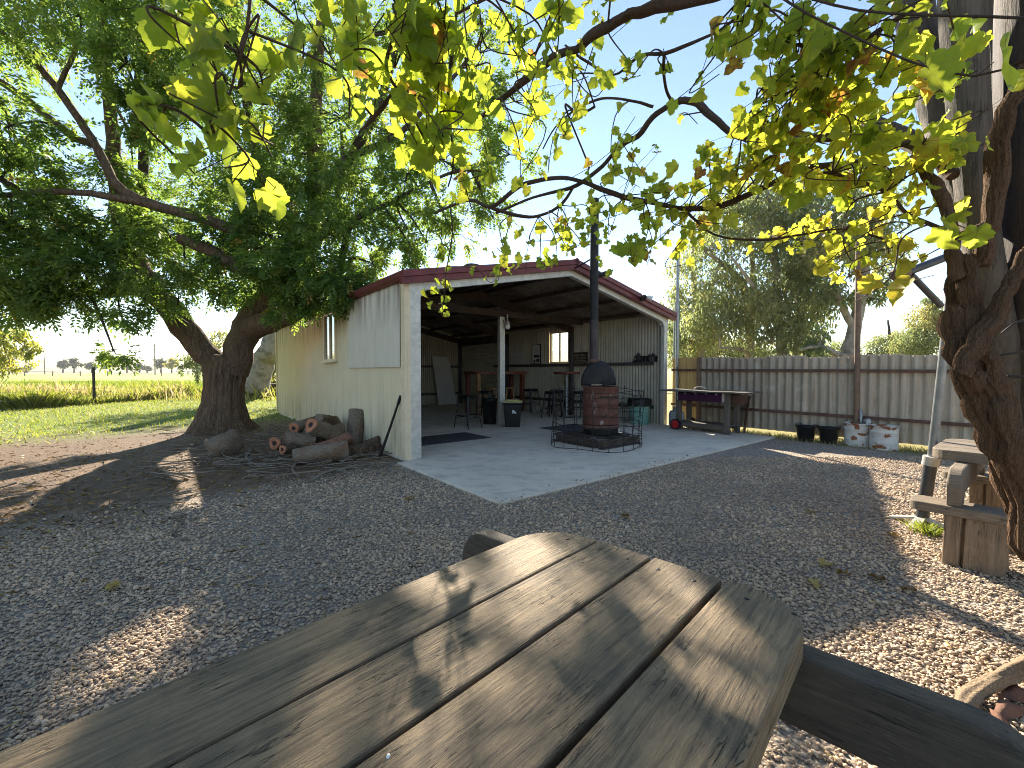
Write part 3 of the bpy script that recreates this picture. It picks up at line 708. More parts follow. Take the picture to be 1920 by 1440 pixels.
# hood: half dome plate standing over the drum
mb = MB(); n = 24; vs = []; fs = []
for i in range(9):
    ph = i/8*PI/2
    for j in range(n+1):
        th = PI*j/n; r = .385*math.sin(ph)
        vs.append((r*math.cos(th), .10-.22*math.cos(ph)*.55, 1.17 + .50*math.sin(ph)*math.sin(th)))
for i in range(8):
    for j in range(n): fs.append((i*(n+1)+j, i*(n+1)+j+1, (i+1)*(n+1)+j+1, (i+1)*(n+1)+j))
mb.add(vs, fs, True); hd = mb.build('hood', M['soot'], h, fixn=False); so = hd.modifiers.new('solid', 'SOLIDIFY'); so.thickness = .012
hd.rotation_euler = (0, 0, -SA+.25)
mb = MB(); mb.tube([(.30*math.cos(a*PI/8)*1.0, -.02, 1.185) for a in range(9)], .02, 6); mb.build('ash_lip', M['ash'], h)
MB().tube([(-.03, .16, 1.35), (-.03, .16, 1.66), (-.03, .16, 2.5)], .088, 16).build('flue', M['brown'], h)
MB().tube([(-.03, .16, 2.5), (-.03, .16, 4.95)], .086, 16).build('flue', M['soot'], h)
mb = MB(); mb.bar((-.03, .16, 3.78), (.0, .75, 3.66), .03, .02); mb.build('flue_stay', M['wire'], h)
MB().lathe([(.10, 1.64), (.115, 1.66), (.115, 1.70), (.09, 1.71)], 16, (-.03, .16, 0)).build('collar', M['rust'], h)
# steel hearth frame under it
fr = empty('hearth_frame', S(3.78, -.84), SA, 'square frame of rusty channel irons under the barrel heater', 'frame')
def channel(a, b_):
    mb = MB(); a, b_ = Vector(a), Vector(b_)
    mb.bar(a+Vector((0, 0, .08)), b_+Vector((0, 0, .08)), .03, .16); 
    d = (b_-a).normalized(); nrm = d.cross(Vector((0, 0, 1)))
    for z in (.012, .155): mb.bar(a+nrm*.05+Vector((0, 0, z)), b_+nrm*.05+Vector((0, 0, z)), .10, .018)
    return mb
q = .50
for a, b_ in (((-q-.1, -q, 0), (q+.1, -q, 0)), ((q, -q+.12, 0), (q, q, 0)), ((q+.1, q+.12, 0), (-q-.1, q+.12, 0)), ((-q, q, 0), (-q, -q+.12, 0))):
    channel(a, b_).build('channel', M['hearth'], fr)
mb = MB()
for x in (-.3, 0, .3): mb.box((x, .05, .18), (.08, 1.05, .018))
mb.build('cross_bar', M['hearth'], fr)
# wire cage
cg = empty('wire_cage', S(3.60, -.92), SA, 'circular wire mesh cage standing round the barrel heater', 'cage')
mb = MB(); R0 = .90; nv = 20
def wob(a, z): return R0*(1+.035*math.sin(2*a+.6)+.02*math.sin(5*a)) + .02*math.sin(z*5+a*3)
for i in range(nv):
    a = 2*PI*i/nv; top = 1.12+.10*math.sin(a*1.0+.3)+.04*math.sin(a*5)
    mb.tube([(wob(a+.02*math.sin(k*2.), z)*math.cos(a), wob(a, z)*math.sin(a), z) for k, z in enumerate(lerp_list(.01, top, 5))], .007, 5)
mb.build('upright_wires', M['wire'], cg)
mb = MB()
for z in (.02, .14, .28, .44, .62, .80, .98, 1.08):
    mb.tube([(wob(a, z)*math.cos(a), wob(a, z)*math.sin(a), z+.018*math.sin(a*4+z*7)) for a in [2*PI*k/48 for k in range(49)]], .0065, 5, False)
mb.build('hoop_wires', M['wire'], cg)
# gas bottle
gb = put('gas_bottle', 7.30, -.50, 'grey gas bottle between the shed corner and the barbecue', 'gas bottle')
MB().lathe([(.15, 0), (.16, .0), (.16, .03), (.19, .06), (.195, .10), (.195, .34), (.17, .42), (.09, .455), (.03, .46)], 28).build('tank', M['gas'], gb)
MB().lathe([(.09, .45), (.095, .53), (.085, .53), (.08, .46)], 20, mod=None).build('collar', M['gas'], gb)
MB().lathe([(.02, .45), (.02, .54), (.035, .54), (.035, .56), (0, .565)], 12).build('valve', M['chrome'], gb)
mb = MB(); mb.tube(smooth_path([(0, 0, .52), (.02, -.12, .62), (-.05, -.22, .80), (-.1, -.32, .88)]), .011, 6); mb.build('hose', M['black'], gb)
# barbecue: local x along -v (towards the camera), y towards the fence
bq = empty('barbecue_trolley', S(7.22, -1.35), SA-PI/2, 'timber barbecue trolley with purple control panel and red wheels', 'barbecue')
for i, x in enumerate((-.60, .60)):
    for y in (-.25, .25): MB().box((x, y, .47), (.11, .11, .94)).build('leg', M['bbq_wood'], bq, .008)
mb = MB()
for k in range(4): mb.box((0.02, -.36+.24*k, .975), (2.12, .225, .035))
top = mb.build('tabletop', M['bbq_wood'], bq, .006)
mb = MB(); mb.prism([(-.42, .90), (-.36, .958), (-.30, .958), (-.30, .74), (-.40, .74)], -.545, .545, lambda p, q, w: (w, p, q)); pn = mb.build('control_panel', M['purple'], bq, .006)
for x in (-.34, -.08, .18, .42):
    mb = MB(); mb.tube([(x, -.392, .925), (x, -.435, .945)], [.032, .026], 14); mb.build('knob', M['chrome'], pn)
mb = MB(); mb.box((-.552, -.36, .85), (.012, .10, .20)).box((.552, -.36, .85), (.012, .10, .20)); mb.build('end_plate', M['galv'], pn)
MB().box((0, 0.0, .87), (1.08, .48, .13)).build('burner_box', M['black'], bq)
MB().box((.70, .12, .80), (.24, .22, .22)).build('side_box', M['rust'], bq)
mb = MB()
for k in range(3): mb.box((0, -.2+.2*k, .19), (1.30, .18, .03))
mb.build('shelf', M['bbq_wood'], bq, .005)
MB().box((0, -.27, .13), (1.1, .03, .09)).box((0, .27, .13), (1.1, .03, .09)).build('shelf_rail', M['bbq_wood'], bq, .004)
for y in (-.36, .36):
    w_ = MB().tube([(-.62, y-.03, .135), (-.62, y+.03, .135)], .135, 24).build('wheel', M['black'], bq)
    MB().tube([(-.62, y-.036, .135), (-.62, y+.036, .135)], .10, 20).build('rim', M['redplastic'], w_)
    MB().tube([(-.62, y-.045, .135), (-.62, y+.045, .135)], .03, 12).build('hub', M['redplastic'], w_)
MB().tube([(-.62, -.36, .135), (-.62, .36, .135)], .012, 8).build('axle', M['wire'], bq)
o = MB().tube(smooth_path([(-.14, 0, 0), (-.1, .01, .05), (0, .015, .07), (.1, .01, .05), (.14, 0, .02)]), [.012]*17, 6).build('tongs', M['galv'], None, 0, S(7.15, -1.2, 1.01)); o.rotation_euler = (0, 0, SA-1.2); tag(o, 'metal tongs lying on the barbecue top', 'tongs')
o = MB().box((.14, .02, .45), (.02, .34, .9)).build('scrap_sheet', M['rust'], None, 0, S(7.62, -1.9, 0)); o.rotation_euler = (0, .12, SA-PI/2+.5); tag(o, 'rusty brown steel sheet leaning behind the barbecue legs', 'sheet metal')
# buckets and drums along the fence
def bucket(px, Y, lab):
    t = empty('bucket', ((px-960)/F*Y, Y, GZ), RNG.uniform(0, 3), lab, 'bucket', 'black buckets by the fence')
    MB().lathe([(.135, 0), (.14, .01), (.185, .30), (.20, .305), (.20, .33), (.18, .33), (.13, .03), (0, .03)], 30).build('body', M['black'], t)
    mb = MB()
    for s_ in (0, PI):
        mb.tube([(.19*math.cos(s_+a), .19*math.sin(s_+a), .325+.045*math.cos(a*2.6)) for a in (-.5, -.3, 0, .3, .5)], .009, 6)
    mb.build('handle', M['black'], t); return t
bucket(1513, 9.15, 'black rubber bucket by the fence, nearest the barbecue'); bucket(1556, 8.88, 'black rubber bucket by the fence, next to a rusty white drum')
def drum(px, Y, lab, rz):
    t = empty('paint_drum', ((px-960)/F*Y, Y, GZ), rz, lab, 'drum', 'rusty white drums by the fence')
    MB().lathe([(.205, 0), (.215, .01), (.215, .02), (.21, .03), (.213, .13), (.218, .14), (.213, .15), (.215, .33), (.222, .34), (.216, .35), (.22, .44), (.232, .445), (.232, .46), (.21, .46), (.205, .05), (0, .05)], 32).build('shell', M['drum'], t)
    return t
d1 = drum(1610, 8.56, 'white drum with many rust patches below the tall brown pole', .4)
d2 = drum(1660, 8.15, 'white drum with one big rust patch, rightmost by the fence', 2.2)
MB().tube([(.10, .0, .46), (.10, .0, .68), (.12, .02, .70)], .03, 8).build('stub_pipe', M['grey_pipe'], d1)
MB().tube([(.08, -.14, .47), (.18, -.10, .50), (.2, .02, .49)], [.04, .05, .03], 8).build('rag', M['paper'], d1)
# ================================================================ picnic tables
def rounded(x0, x1, y0, y1, r00=0, r01=0, r10=0, r11=0, n=7):
    """outline of a plank; r10 = corner at (x1, y0) etc."""
    out = []
    for (cx, cy, r, a0) in ((x0, y0, r00, PI), (x1, y0, r10, 1.5*PI), (x1, y1, r11, 0), (x0, y1, r01, .5*PI)):
        if r <= 0: out.append((cx, cy)); continue
        ox, oy = cx+(r if cx == x0 else -r), cy+(r if cy == y0 else -r)
        for i in range(n+1):
            a = a0+PI/2*i/n; out.append((ox+r*math.cos(a), oy+r*math.sin(a)))
    return out
def plank(name, parent, outline, z0, z1, mat, bevel=.008):
    cx = sum(p for p, q in outline)/len(outline); cy = sum(q for p, q in outline)/len(outline)
    mb = MB(); mb.prism([(p-cx, q-cy) for p, q in outline], 0, z1-z0, lambda p, q, w: (p, q, w))
    return mb.build(name, mat, parent, bevel, (cx, cy, z0))
def support(parent, x0, x1, ya, yb, mat, zt, zb=.43, arm=.50, name='cross_beam'):
    R = .15; o = [(ya, zb)]
    o += [(ya+R-R*math.cos(i*PI/16), zt-R+R*math.sin(i*PI/16)) for i in range(9)]
    o += [(yb-R+R*math.sin(i*PI/16), zt-R+R*math.cos(i*PI/16)) for i in range(9)]
    o += [(yb, zb), (yb-.14, zb)]
    o += [(yb-.14-.07*(1-math.cos(i*PI/10)), zb+(arm-zb+.02)*math.sin(i*PI/10)) for i in range(6)]
    o += [(ya+.21-.07*(math.sin(i*PI/10)), zb+(arm-zb+.02)*math.cos(i*PI/10)) for i in range(6)]
    mb = MB(); cx = (x0+x1)/2
    mb.prism(o, x0-cx, x1-cx, lambda p, q, w: (w, p, q)); return mb.build(name, mat, parent, .012, (cx, 0, 0))
def stump(parent, x, y, w, d, h, mat):
    mb = MB(); cuts = [-w/2, -w/2+.30*w, -w/2+.34*w+.005, w/2]
    def jig(a, b, k): return [(a, -d/2+.01*k), (b, -d/2), (b, d/2), (a, d/2-.012)]
    for (a, b, k) in ((cuts[0], cuts[1], 1), (cuts[2], cuts[3], -.5)):
        n = 5; out = [(a+(b-a)*i/n, -d/2+.008*math.sin(i*2.1+k*3)) for i in range(n+1)]+[(b-(b-a)*i/n, d/2+.008*math.sin(i*1.7+k)) for i in range(n+1)]
        mb.prism(out, 0, h, lambda p, q, z: (p+.012*math.sin(z*9+q*5), q, z))
    mb.box((-w/2+.32*w, .01, h/2), (.05, d-.05, h*.98))
    return mb.build('stump_leg', mat, parent, .008, (x, y, 0))
# front table: local x along (.69,.725); y to the left of it
TA = math.atan2(.725, .69); ft = Vector((.69, .725, 0)).normalized(); fl = Vector((-ft.y, ft.x, 0))
org = ft*.2 + fl*.67
ftab = empty('picnic_table', (org.x, org.y, GZ), TA, 'dark weathered picnic table filling the foreground', 'picnic table')
def fx(t): return t-.2
def fy(m): return m-.67
Zt = .80-GZ
pl = [(.20, .425, 1.43, dict(r10=.17)), (.442, .664, 1.425, {}), (.676, .886, 1.42, {}), (.894, 1.135, 1.42, dict(r11=.20))]
planks = []
for (a, b, e, r) in pl:
    pk = plank('plank', ftab, rounded(fx(-1.1), fx(e), fy(a), fy(b), **r), Zt-.078, Zt, M['table_wood'], .007)
    planks.append(pk)
    for q_ in (-.055, .06):
        MB().lathe([(.0, .0795), (.0065, .0795), (.0075, .0785), (.0075, .07)], 10, (fx(1.345)-pk.location.x+RNG.normal(0, .004), q_, 0)).build('nail', M['wire'], pk)
for (x_, y_, s_) in ((1050, 1031, .005), (728, 1418, .0045)):
    q_ = G(x_, y_, .80); k_ = int(np.argmin([abs((q_.dot(fl))-(a+b)/2) for a, b, e, r in pl])); pk = planks[k_]
    q_ = Vector((fx(q_.dot(ft))-pk.location.x, fy(q_.dot(fl))-pk.location.y, .0775))
    MB().lathe([(s_, .0), (s_*.8, .002), (s_*.3, .0035), (0, .0037)], 9, q_, True, lambda i, a: 1+.3*math.sin(a*2)+.15*math.sin(a*5)).build('bird_dropping', M['white'], pk)
support(ftab, fx(1.30), fx(1.38), fy(-.24), fy(1.57), M['shaded_beam_wood'], .715-GZ, .43, .50-GZ)
support(ftab, fx(-.9), fx(-.82), fy(-.24), fy(1.57), M['table_wood'], .715-GZ, .43, .50-GZ)
for (a, b) in ((-.30, -.04), (1.37, 1.63)):
    plank('bench', ftab, rounded(fx(-1.1), fx(1.42), fy(a), fy(b), .08, .08, .08, .08), .43-.07, .43, M['table_wood'])
    for x in (1.1, -.7): stump(ftab, fx(x), fy((a+b)/2), .28, .25, .36, M['stump_wood'])
for x in (.9, -.5): stump(ftab, fx(x), fy(.67), .3, .4, .50, M['stump_wood'])
# right table
A = Vector((3.55, 3.63, GZ)); dd = Vector((.62, -.785, 0)).normalized()
rtab = empty('picnic_table', A, math.atan2(dd.y, dd.x), 'lighter weathered picnic table behind the vine trunk on the right', 'picnic table')
for k in range(4):
    a = k*.238; r = {0: dict(r00=.13), 3: dict(r01=.13)}.get(k, {})
    plank('plank', rtab, rounded(0, 1.9, a, a+.228, **r), Zt-.085, Zt, M['table2_wood'])
support(rtab, .15, .235, -.42, 1.37, M['table2_wood'], Zt-.09, .43-GZ, .52); support(rtab, 1.6, 1.685, -.42, 1.37, M['table2_wood'], Zt-.09, .43-GZ, .52)
for (a, b) in ((-.44, -.18), (1.13, 1.39)):
    plank('bench', rtab, rounded(-.06, 1.9, a, b, .07, .07), .39, .46, M['table2_wood'])
    for x in (.30, 1.6): stump(rtab, x, (a+b)/2+.03, .32, .27, .39, M['stump_wood'])
stump(rtab, .55, .50, .30, .34, Zt-.1, M['stump_wood'])
# a yellow leaf stalk, scraps on the front table
o = MB().tube(smooth_path([P(1292, 1234, .97), P(1325, 1229, .985), P(1357, 1222, .99)]), .0022, 5).build('leaf_stalk', M['signpaint']); tag(o, 'thin yellow leaf stalk lying on the nearest table plank', 'stalk')
# ================================================================ steel awning frame by the right table
aw = empty('awning_frame', G(1728, 985, GZ), 0, 'tilted grey steel awning pole with arm and strut behind the right table', 'awning frame')
b0 = G(1728, 985, GZ)
def L(p): return p-b0
mb = MB(); mb.tube([L(P(1727, 985, 4.13)), L(P(1746, 862, 4.05))], [.05, .048], 12); mb.build('sleeve', M['darkpipe'], aw)
mb = MB(); mb.tube([L(P(1746, 868, 4.06)), L(P(1766, 690, 3.98)), L(P(1786, 500, 3.9))], [.034, .033, .03], 12); mb.build('pole', M['grey_pipe'], aw)
MB().tube([L(P(1744, 872, 4.05)), L(P(1747, 856, 4.04))], .062, 12).build('clamp', M['galv'], aw)
for a in range(4):
    c = math.cos(a*PI/2+.5), math.sin(a*PI/2+.5); mb = MB(); mb.bar((c[0]*.03, c[1]*.03, .07), (c[0]*.24, c[1]*.24, .012), .07, .02); mb.build('foot_plate', M['galv'], aw)
mb = MB(); mb.tube([L(P(1694, 513, 3.75)), L(P(1795, 474, 3.85))], .034, 10); mb.build('arm', M['darkpipe'], aw)
mb = MB(); mb.tube([L(P(1708, 515, 3.76)), L(P(1764, 573, 3.9))], .026, 10); mb.build('strut', M['darkpipe'], aw)
mb = MB(); mb.tube([L(P(1672, 516, 3.73)), L(P(1680, 515, 3.735)), L(P(1694, 513, 3.75)), L(P(1701, 511, 3.755))], [.03, .055, .055, .04], 14); mb.build('end_cap', M['timber_brown'], aw)
# ================================================================ trellis of log posts on the right
tr = empty('vine_trellis', G(2010, 1253, GZ), 0, 'trellis of weathered grey and dark log posts at the right edge', 'trellis')
b1 = G(2010, 1253, GZ)
def log_path(name, pts, rs, mat, seg=14, parent=tr, base=b1):
    pp = smooth_path([p-base for p in pts], 5); mb = MB(); rr = rad_path(rs, 5)
    mb.tube(pp, rr, seg, True, lambda i, a: 1+.05*math.sin(a*3+i*.3)+.03*math.sin(a*7+i*.7)); return mb.build(name, mat, parent)
log_path('post', [P(1797, -90, 2.15), P(1812, 150, 2.13), P(1846, 480, 2.1), P(1925, 850, 2.1), b1], [.085, .08, .07, .065, .065], M['log_post'])
log_path('post', [P(1700, -60, 2.45), P(1722, 60, 2.4), P(1762, 200, 2.3), P(1805, 335, 2.2), P(1835, 430, 2.15)], [.085, .083, .08, .075, .06], M['log_post'])
log_path('post', [P(1866, -90, 2.65), P(1882, 150, 2.6), P(1900, 420, 2.6)], [.10, .095, .09], M['log_post'])
log_path('post', [P(1960, -60, 2.1), P(1962, 400, 2.05), P(1966, 700, 2.05), P(1995, 900, 2.05), G(2060, 1290, GZ)], [.17, .17, .165, .13, .13], M['dark_post'], 20)
log_path('brace', [P(1620, 222, 2.7), P(1690, 255, 2.55), P(1790, 305, 2.3)], [.035, .05, .055], M['log_post'])
log_path('wire_wrap', [P(1878, 625, 1.84), P(1905, 605, 1.82), P(1935, 598, 1.82)], [.004]*3, M['wire'], 6)
log_path('wire_wrap', [P(1866, 668, 1.85), P(1900, 662, 1.83), P(1940, 655, 1.82)], [.004]*3, M['wire'], 6)
log_path('wire_wrap', [P(1888, 705, 1.86), P(1915, 706, 1.84), P(1940, 704, 1.83)], [.006]*3, M['wire'], 6)
log_path('wire_wrap', [P(1893, 758, 1.86), P(1915, 757, 1.84), P(1940, 757, 1.83)], [.004]*3, M['wire'], 6)
# ================================================================ grape vine
vine = empty('grape_vine', G(2030, 1360, GZ), 0, 'old grapevine with shaggy trunk and yellow green leaves overhead', 'vine')
b2 = vine.location.copy()
def vlimb(name, pts, rs, mat, seg=10, gn=.12, k=5, ph=0):
    pp = smooth_path([P(*p)-b2 if len(p) == 3 else p for p in pts], k); rr = rad_path(rs, k)
    pp = [q+Vector((math.sin(i*1.3+ph), math.cos(i*1.7+ph), math.sin(i*.9+ph)))*rr[min(i, len(rr)-1)]*gn*(0 if i == 0 else 1) for i, q in enumerate(pp)]
    mb = MB(); mb.tube(pp, rr, seg, True, lambda i, a: 1+gn*math.sin(a*2+i*.45+ph)+(.16*abs(math.sin(a*4+i*.22+ph))+.10*math.sin(a*11+i*.3)+.06*math.sin(i*2.1+a*3)-.1 if seg > 12 else gn*.8*math.sin(a*5-i*.4+ph))); o = mb.build(name, mat, vine); return o
vb = M['vine_bark']
vlimb('trunk', [(2140, 1370, 1.85), (2040, 1150, 1.78), (1948, 980, 1.75), (1893, 880, 1.74), (1862, 800, 1.74), (1832, 735, 1.74), (1808, 690, 1.74), (1793, 640, 1.75), (1782, 580, 1.76)], [.11, .075, .062, .058, .055, .05, .046, .04, .033], vb, 44, .14)
vlimb('trunk', [(1960, 1060, 1.80), (1915, 900, 1.80), (1880, 800, 1.80), (1850, 720, 1.79), (1815, 670, 1.80), (1795, 610, 1.81), (1793, 550, 1.8), (1800, 500, 1.8)], [.055, .05, .044, .036, .032, .03, .03, .024], vb, 36, .18, 5, 2)
vlimb('trunk', [(1955, 1040, 1.7), (1905, 870, 1.69), (1885, 780, 1.69), (1858, 712, 1.7), (1838, 660, 1.71), (1822, 600, 1.72), (1818, 540, 1.72), (1808, 480, 1.74)], [.055, .05, .042, .036, .032, .03, .028, .024], vb, 36, .2, 5, 4)
vlimb('trunk', [(1800, 700, 1.69), (1826, 650, 1.67), (1862, 598, 1.66), (1888, 545, 1.65), (1912, 500, 1.64), (1945, 450, 1.62)], [.036, .032, .028, .026, .022, .018], vb, 30, .15, 5, 1)
vlimb('trunk', [(1800, 520, 1.74), (1788, 480, 1.75), (1785, 430, 1.77), (1768, 370, 1.8), (1745, 335, 1.84), (1715, 300, 1.88)], [.03, .024, .022, .022, .02, .018], vb, 10, .12, 5, 3)
vlimb('trunk', [(1835, 500, 1.9), (1850, 440, 1.88), (1868, 350, 1.85), (1872, 270, 1.83), (1895, 190, 1.8), (1930, 130, 1.78)], [.03, .034, .033, .032, .03, .028], vb, 32, .15, 5, 5)
canes = [
 ([(1788, 330, 2.0), (1763, 308, 2.05), (1700, 268, 2.1), (1640, 258, 2.15), (1590, 258, 2.2), (1500, 262, 2.3), (1410, 264, 2.4), (1345, 228, 2.5), (1300, 190, 2.55), (1262, 196, 2.6), (1230, 214, 2.65), (1195, 255, 2.75), (1160, 278, 2.85), (1120, 320, 2.95), (1070, 352, 3.0), (1000, 370, 3.1), (930, 400, 3.15)], [.024, .024, .022, .022, .022, .02, .02, .019, .019, .018, .017, .015, .014, .013, .012, .01, .008]),
 ([(1640, 300, 2.2), (1530, 312, 2.25), (1480, 327, 2.35), (1420, 358, 2.45), (1340, 388, 2.6), (1280, 390, 2.7), (1210, 378, 2.8), (1140, 360, 2.85), (1085, 338, 2.9), (1030, 335, 3.0), (975, 350, 3.05), (920, 388, 3.1), (880, 375, 3.15), (815, 400, 3.25)], [.010, .016, .017, .017, .016, .015, .015, .015, .014, .014, .014, .014, .011, .007]),
 ([(1420, -35, 1.5), (1285, 3, 1.6), (1200, 20, 1.7), (1165, 35, 1.75), (1115, 65, 1.85), (1080, 92, 1.95), (1040, 105, 2.0), (1000, 140, 2.1), (935, 190, 2.3), (895, 225, 2.4)], [.022, .022, .021, .02, .019, .018, .017, .016, .014, .01]),
 ([(930, 190, 2.3), (985, 140, 2.35), (1020, 60, 2.3), (1040, 10, 2.2)], [.007, .007, .006, .005]),
 ([(920, 388, 3.1), (960, 402, 3.1), (1010, 405, 3.1), (1050, 385, 3.05), (1075, 352, 3.0)], [.012, .012, .011, .01, .008]),
 ([(1790, 440, 1.9), (1700, 400, 2.0), (1660, 360, 2.05), (1560, 325, 2.1), (1480, 330, 2.3)], [.01, .009, .008, .007, .006]),
 ([(1580, 92, 1.75), (1520, 125, 1.8), (1450, 165, 1.9), (1390, 230, 2.1)], [.006, .006, .005, .004]),
 ([(1760, -10, 1.55), (1690, 30, 1.6), (1620, 75, 1.65), (1560, 100, 1.7), (1530, 140, 1.75)], [.009, .009, .008, .007, .005]),
 ([(1245, 100, 2.1), (1247, 160, 2.4), (1262, 196, 2.6)], [.008, .009, .009]),
 ([(1245, 100, 2.1), (1200, 105, 2.2), (1150, 140, 2.3), (1100, 115, 2.35), (1060, 85, 2.2)], [.008, .007, .006, .006, .005]),
 ([(1245, 100, 2.1), (1300, 80, 2.0), (1360, 50, 1.85), (1400, 10, 1.7)], [.008, .007, .006, .005]),
 ([(1225, 200, 2.6), (1180, 188, 2.6), (1130, 185, 2.6), (1080, 205, 2.7), (1040, 240, 2.75), (1018, 280, 2.8)], [.008, .008, .007, .006, .005, .004]),
 ([(470, -20, 1.05), (462, 60, 1.06), (440, 140, 1.07), (425, 200, 1.08), (410, 268, 1.09)], [.0035, .0035, .003, .003, .002]),
 ([(735, 180, 1.6), (700, 220, 1.6), (672, 250, 1.6)], [.009, .007, .004]),
 ([(760, -30, 1.4), (740, 60, 1.5), (725, 130, 1.6), (760, 190, 1.6), (800, 270, 1.7)], [.007, .007, .006, .005, .004]),
 ([(860, -30, 1.5), (850, 80, 1.6), (840, 180, 1.7), (850, 300, 1.8), (840, 350, 1.9)], [.006, .006, .005, .004, .003]),
 ([(845, 392, 3.25), (848, 440, 3.25), (838, 500, 3.25), (833, 545, 3.25), (828, 592, 3.25)], [.006, .005, .004, .003, .002]),
 ([(1115, 200, 2.3), (1085, 215, 2.5), (1060, 200, 2.6), (1100, 300, 2.9), (1103, 320, 2.95)], [.006, .006, .006, .006, .006]),
 ([(1290, 400, 2.7), (1340, 440, 2.6), (1420, 450, 2.5), (1500, 440, 2.4), (1580, 430, 2.3), (1660, 450, 2.2), (1700, 470, 2.1)], [.008, .007, .007, .006, .006, .005, .004]),
]
cane_pts = []
for i, (p, r) in enumerate(canes):
    vlimb('cane', p, r, M['cane'], 8, .16, 5, i)
    cane_pts += [P(*q) for q in p] + [(P(*p[k])+P(*p[k+1]))/2 for k in range(len(p)-1)]
# leaf template -------------------------------------------------
half = [(0, .0), (.05, -.11), (.13, -.15), (.22, -.19), (.30, -.14), (.36, -.10), (.38, .0), (.37, .07), (.46, .10), (.50, .19), (.57, .27), (.51, .33), (.54, .43), (.45, .46), (.36, .50), (.38, .60), (.35, .70), (.27, .74), (.22, .83), (.12, .88), (0, 1.0)]
outl = half + [(-x, y) for x, y in half[-2:0:-1]]
TO = np.array(outl); NO = len(TO)
C0 = np.array([0, .22]); TM = C0 + (TO-C0)*.55
TV = np.vstack([C0[None], TM, TO])                              # template 2D verts
TR = np.concatenate([[0], np.full(NO, .55), np.full(NO, 1.)])
TF3 = [(0, 1+i, 1+(i+1) % NO) for i in range(NO)]
TF4 = [(1+i, 1+NO+i, 1+NO+(i+1) % NO, 1+(i+1) % NO) for i in range(NO)]
def leaf_field(name, base, tip, nrm, size, tint, mat, parent, off):
    """many lobed leaves in one mesh: base points, tip directions and normals (N,3)"""
    N = len(base); tip = tip/np.linalg.norm(tip, axis=1, keepdims=True)
    side = np.cross(tip, nrm); side /= np.linalg.norm(side, axis=1, keepdims=True); nn = np.cross(side, tip)
    fold = RNG.uniform(-.2, .75, N); curl = RNG.uniform(-.3, .8, N); wav = RNG.uniform(.03, .16, N); ph = RNG.uniform(0, 6, N)
    asp = RNG.uniform(.85, 1.1, N)
    x = TV[None, :, 0]*asp[:, None]; y = np.repeat(TV[None, :, 1], N, 0)
    ang = np.arctan2(TV[:, 0], TV[:, 1]-.22)[None]
    z = fold[:, None]*np.abs(x) - curl[:, None]*(y-.2)**2*np.sign(y-.2+1e-6) + wav[:, None]*np.sin(ang*5+ph[:, None])*TR[None]
    pts = base[:, None] + size[:, None, None]*(x[..., None]*side[:, None] + y[..., None]*tip[:, None] + z[..., None]*nn[:, None]) - off
    nv = TV.shape[0]
    t = np.clip(tint[:, None] + (TR[None]-.5)*RNG.uniform(-.08, .14, N)[:, None], 0, 1)
    f4 = np.array(TF4); f3 = np.array([(a, b, c, c) for a, b, c in TF3])
    F4 = (f4[None] + (np.arange(N)*nv)[:, None, None]).reshape(-1, 4)
    F3 = (np.array(TF3)[None] + (np.arange(N)*nv)[:, None, None]).reshape(-1, 3)
    # triangulate the quads so that one face size is used
    Fa = np.vstack([F4[:, [0, 1, 2]], F4[:, [0, 2, 3]], F3])
    return np_mesh(name, pts.reshape(-1, 3), Fa, mat, parent, t.ravel(), True, dict(lx=np.tile(TV[:, 0], N), ly=np.tile(TV[:, 1], N)))
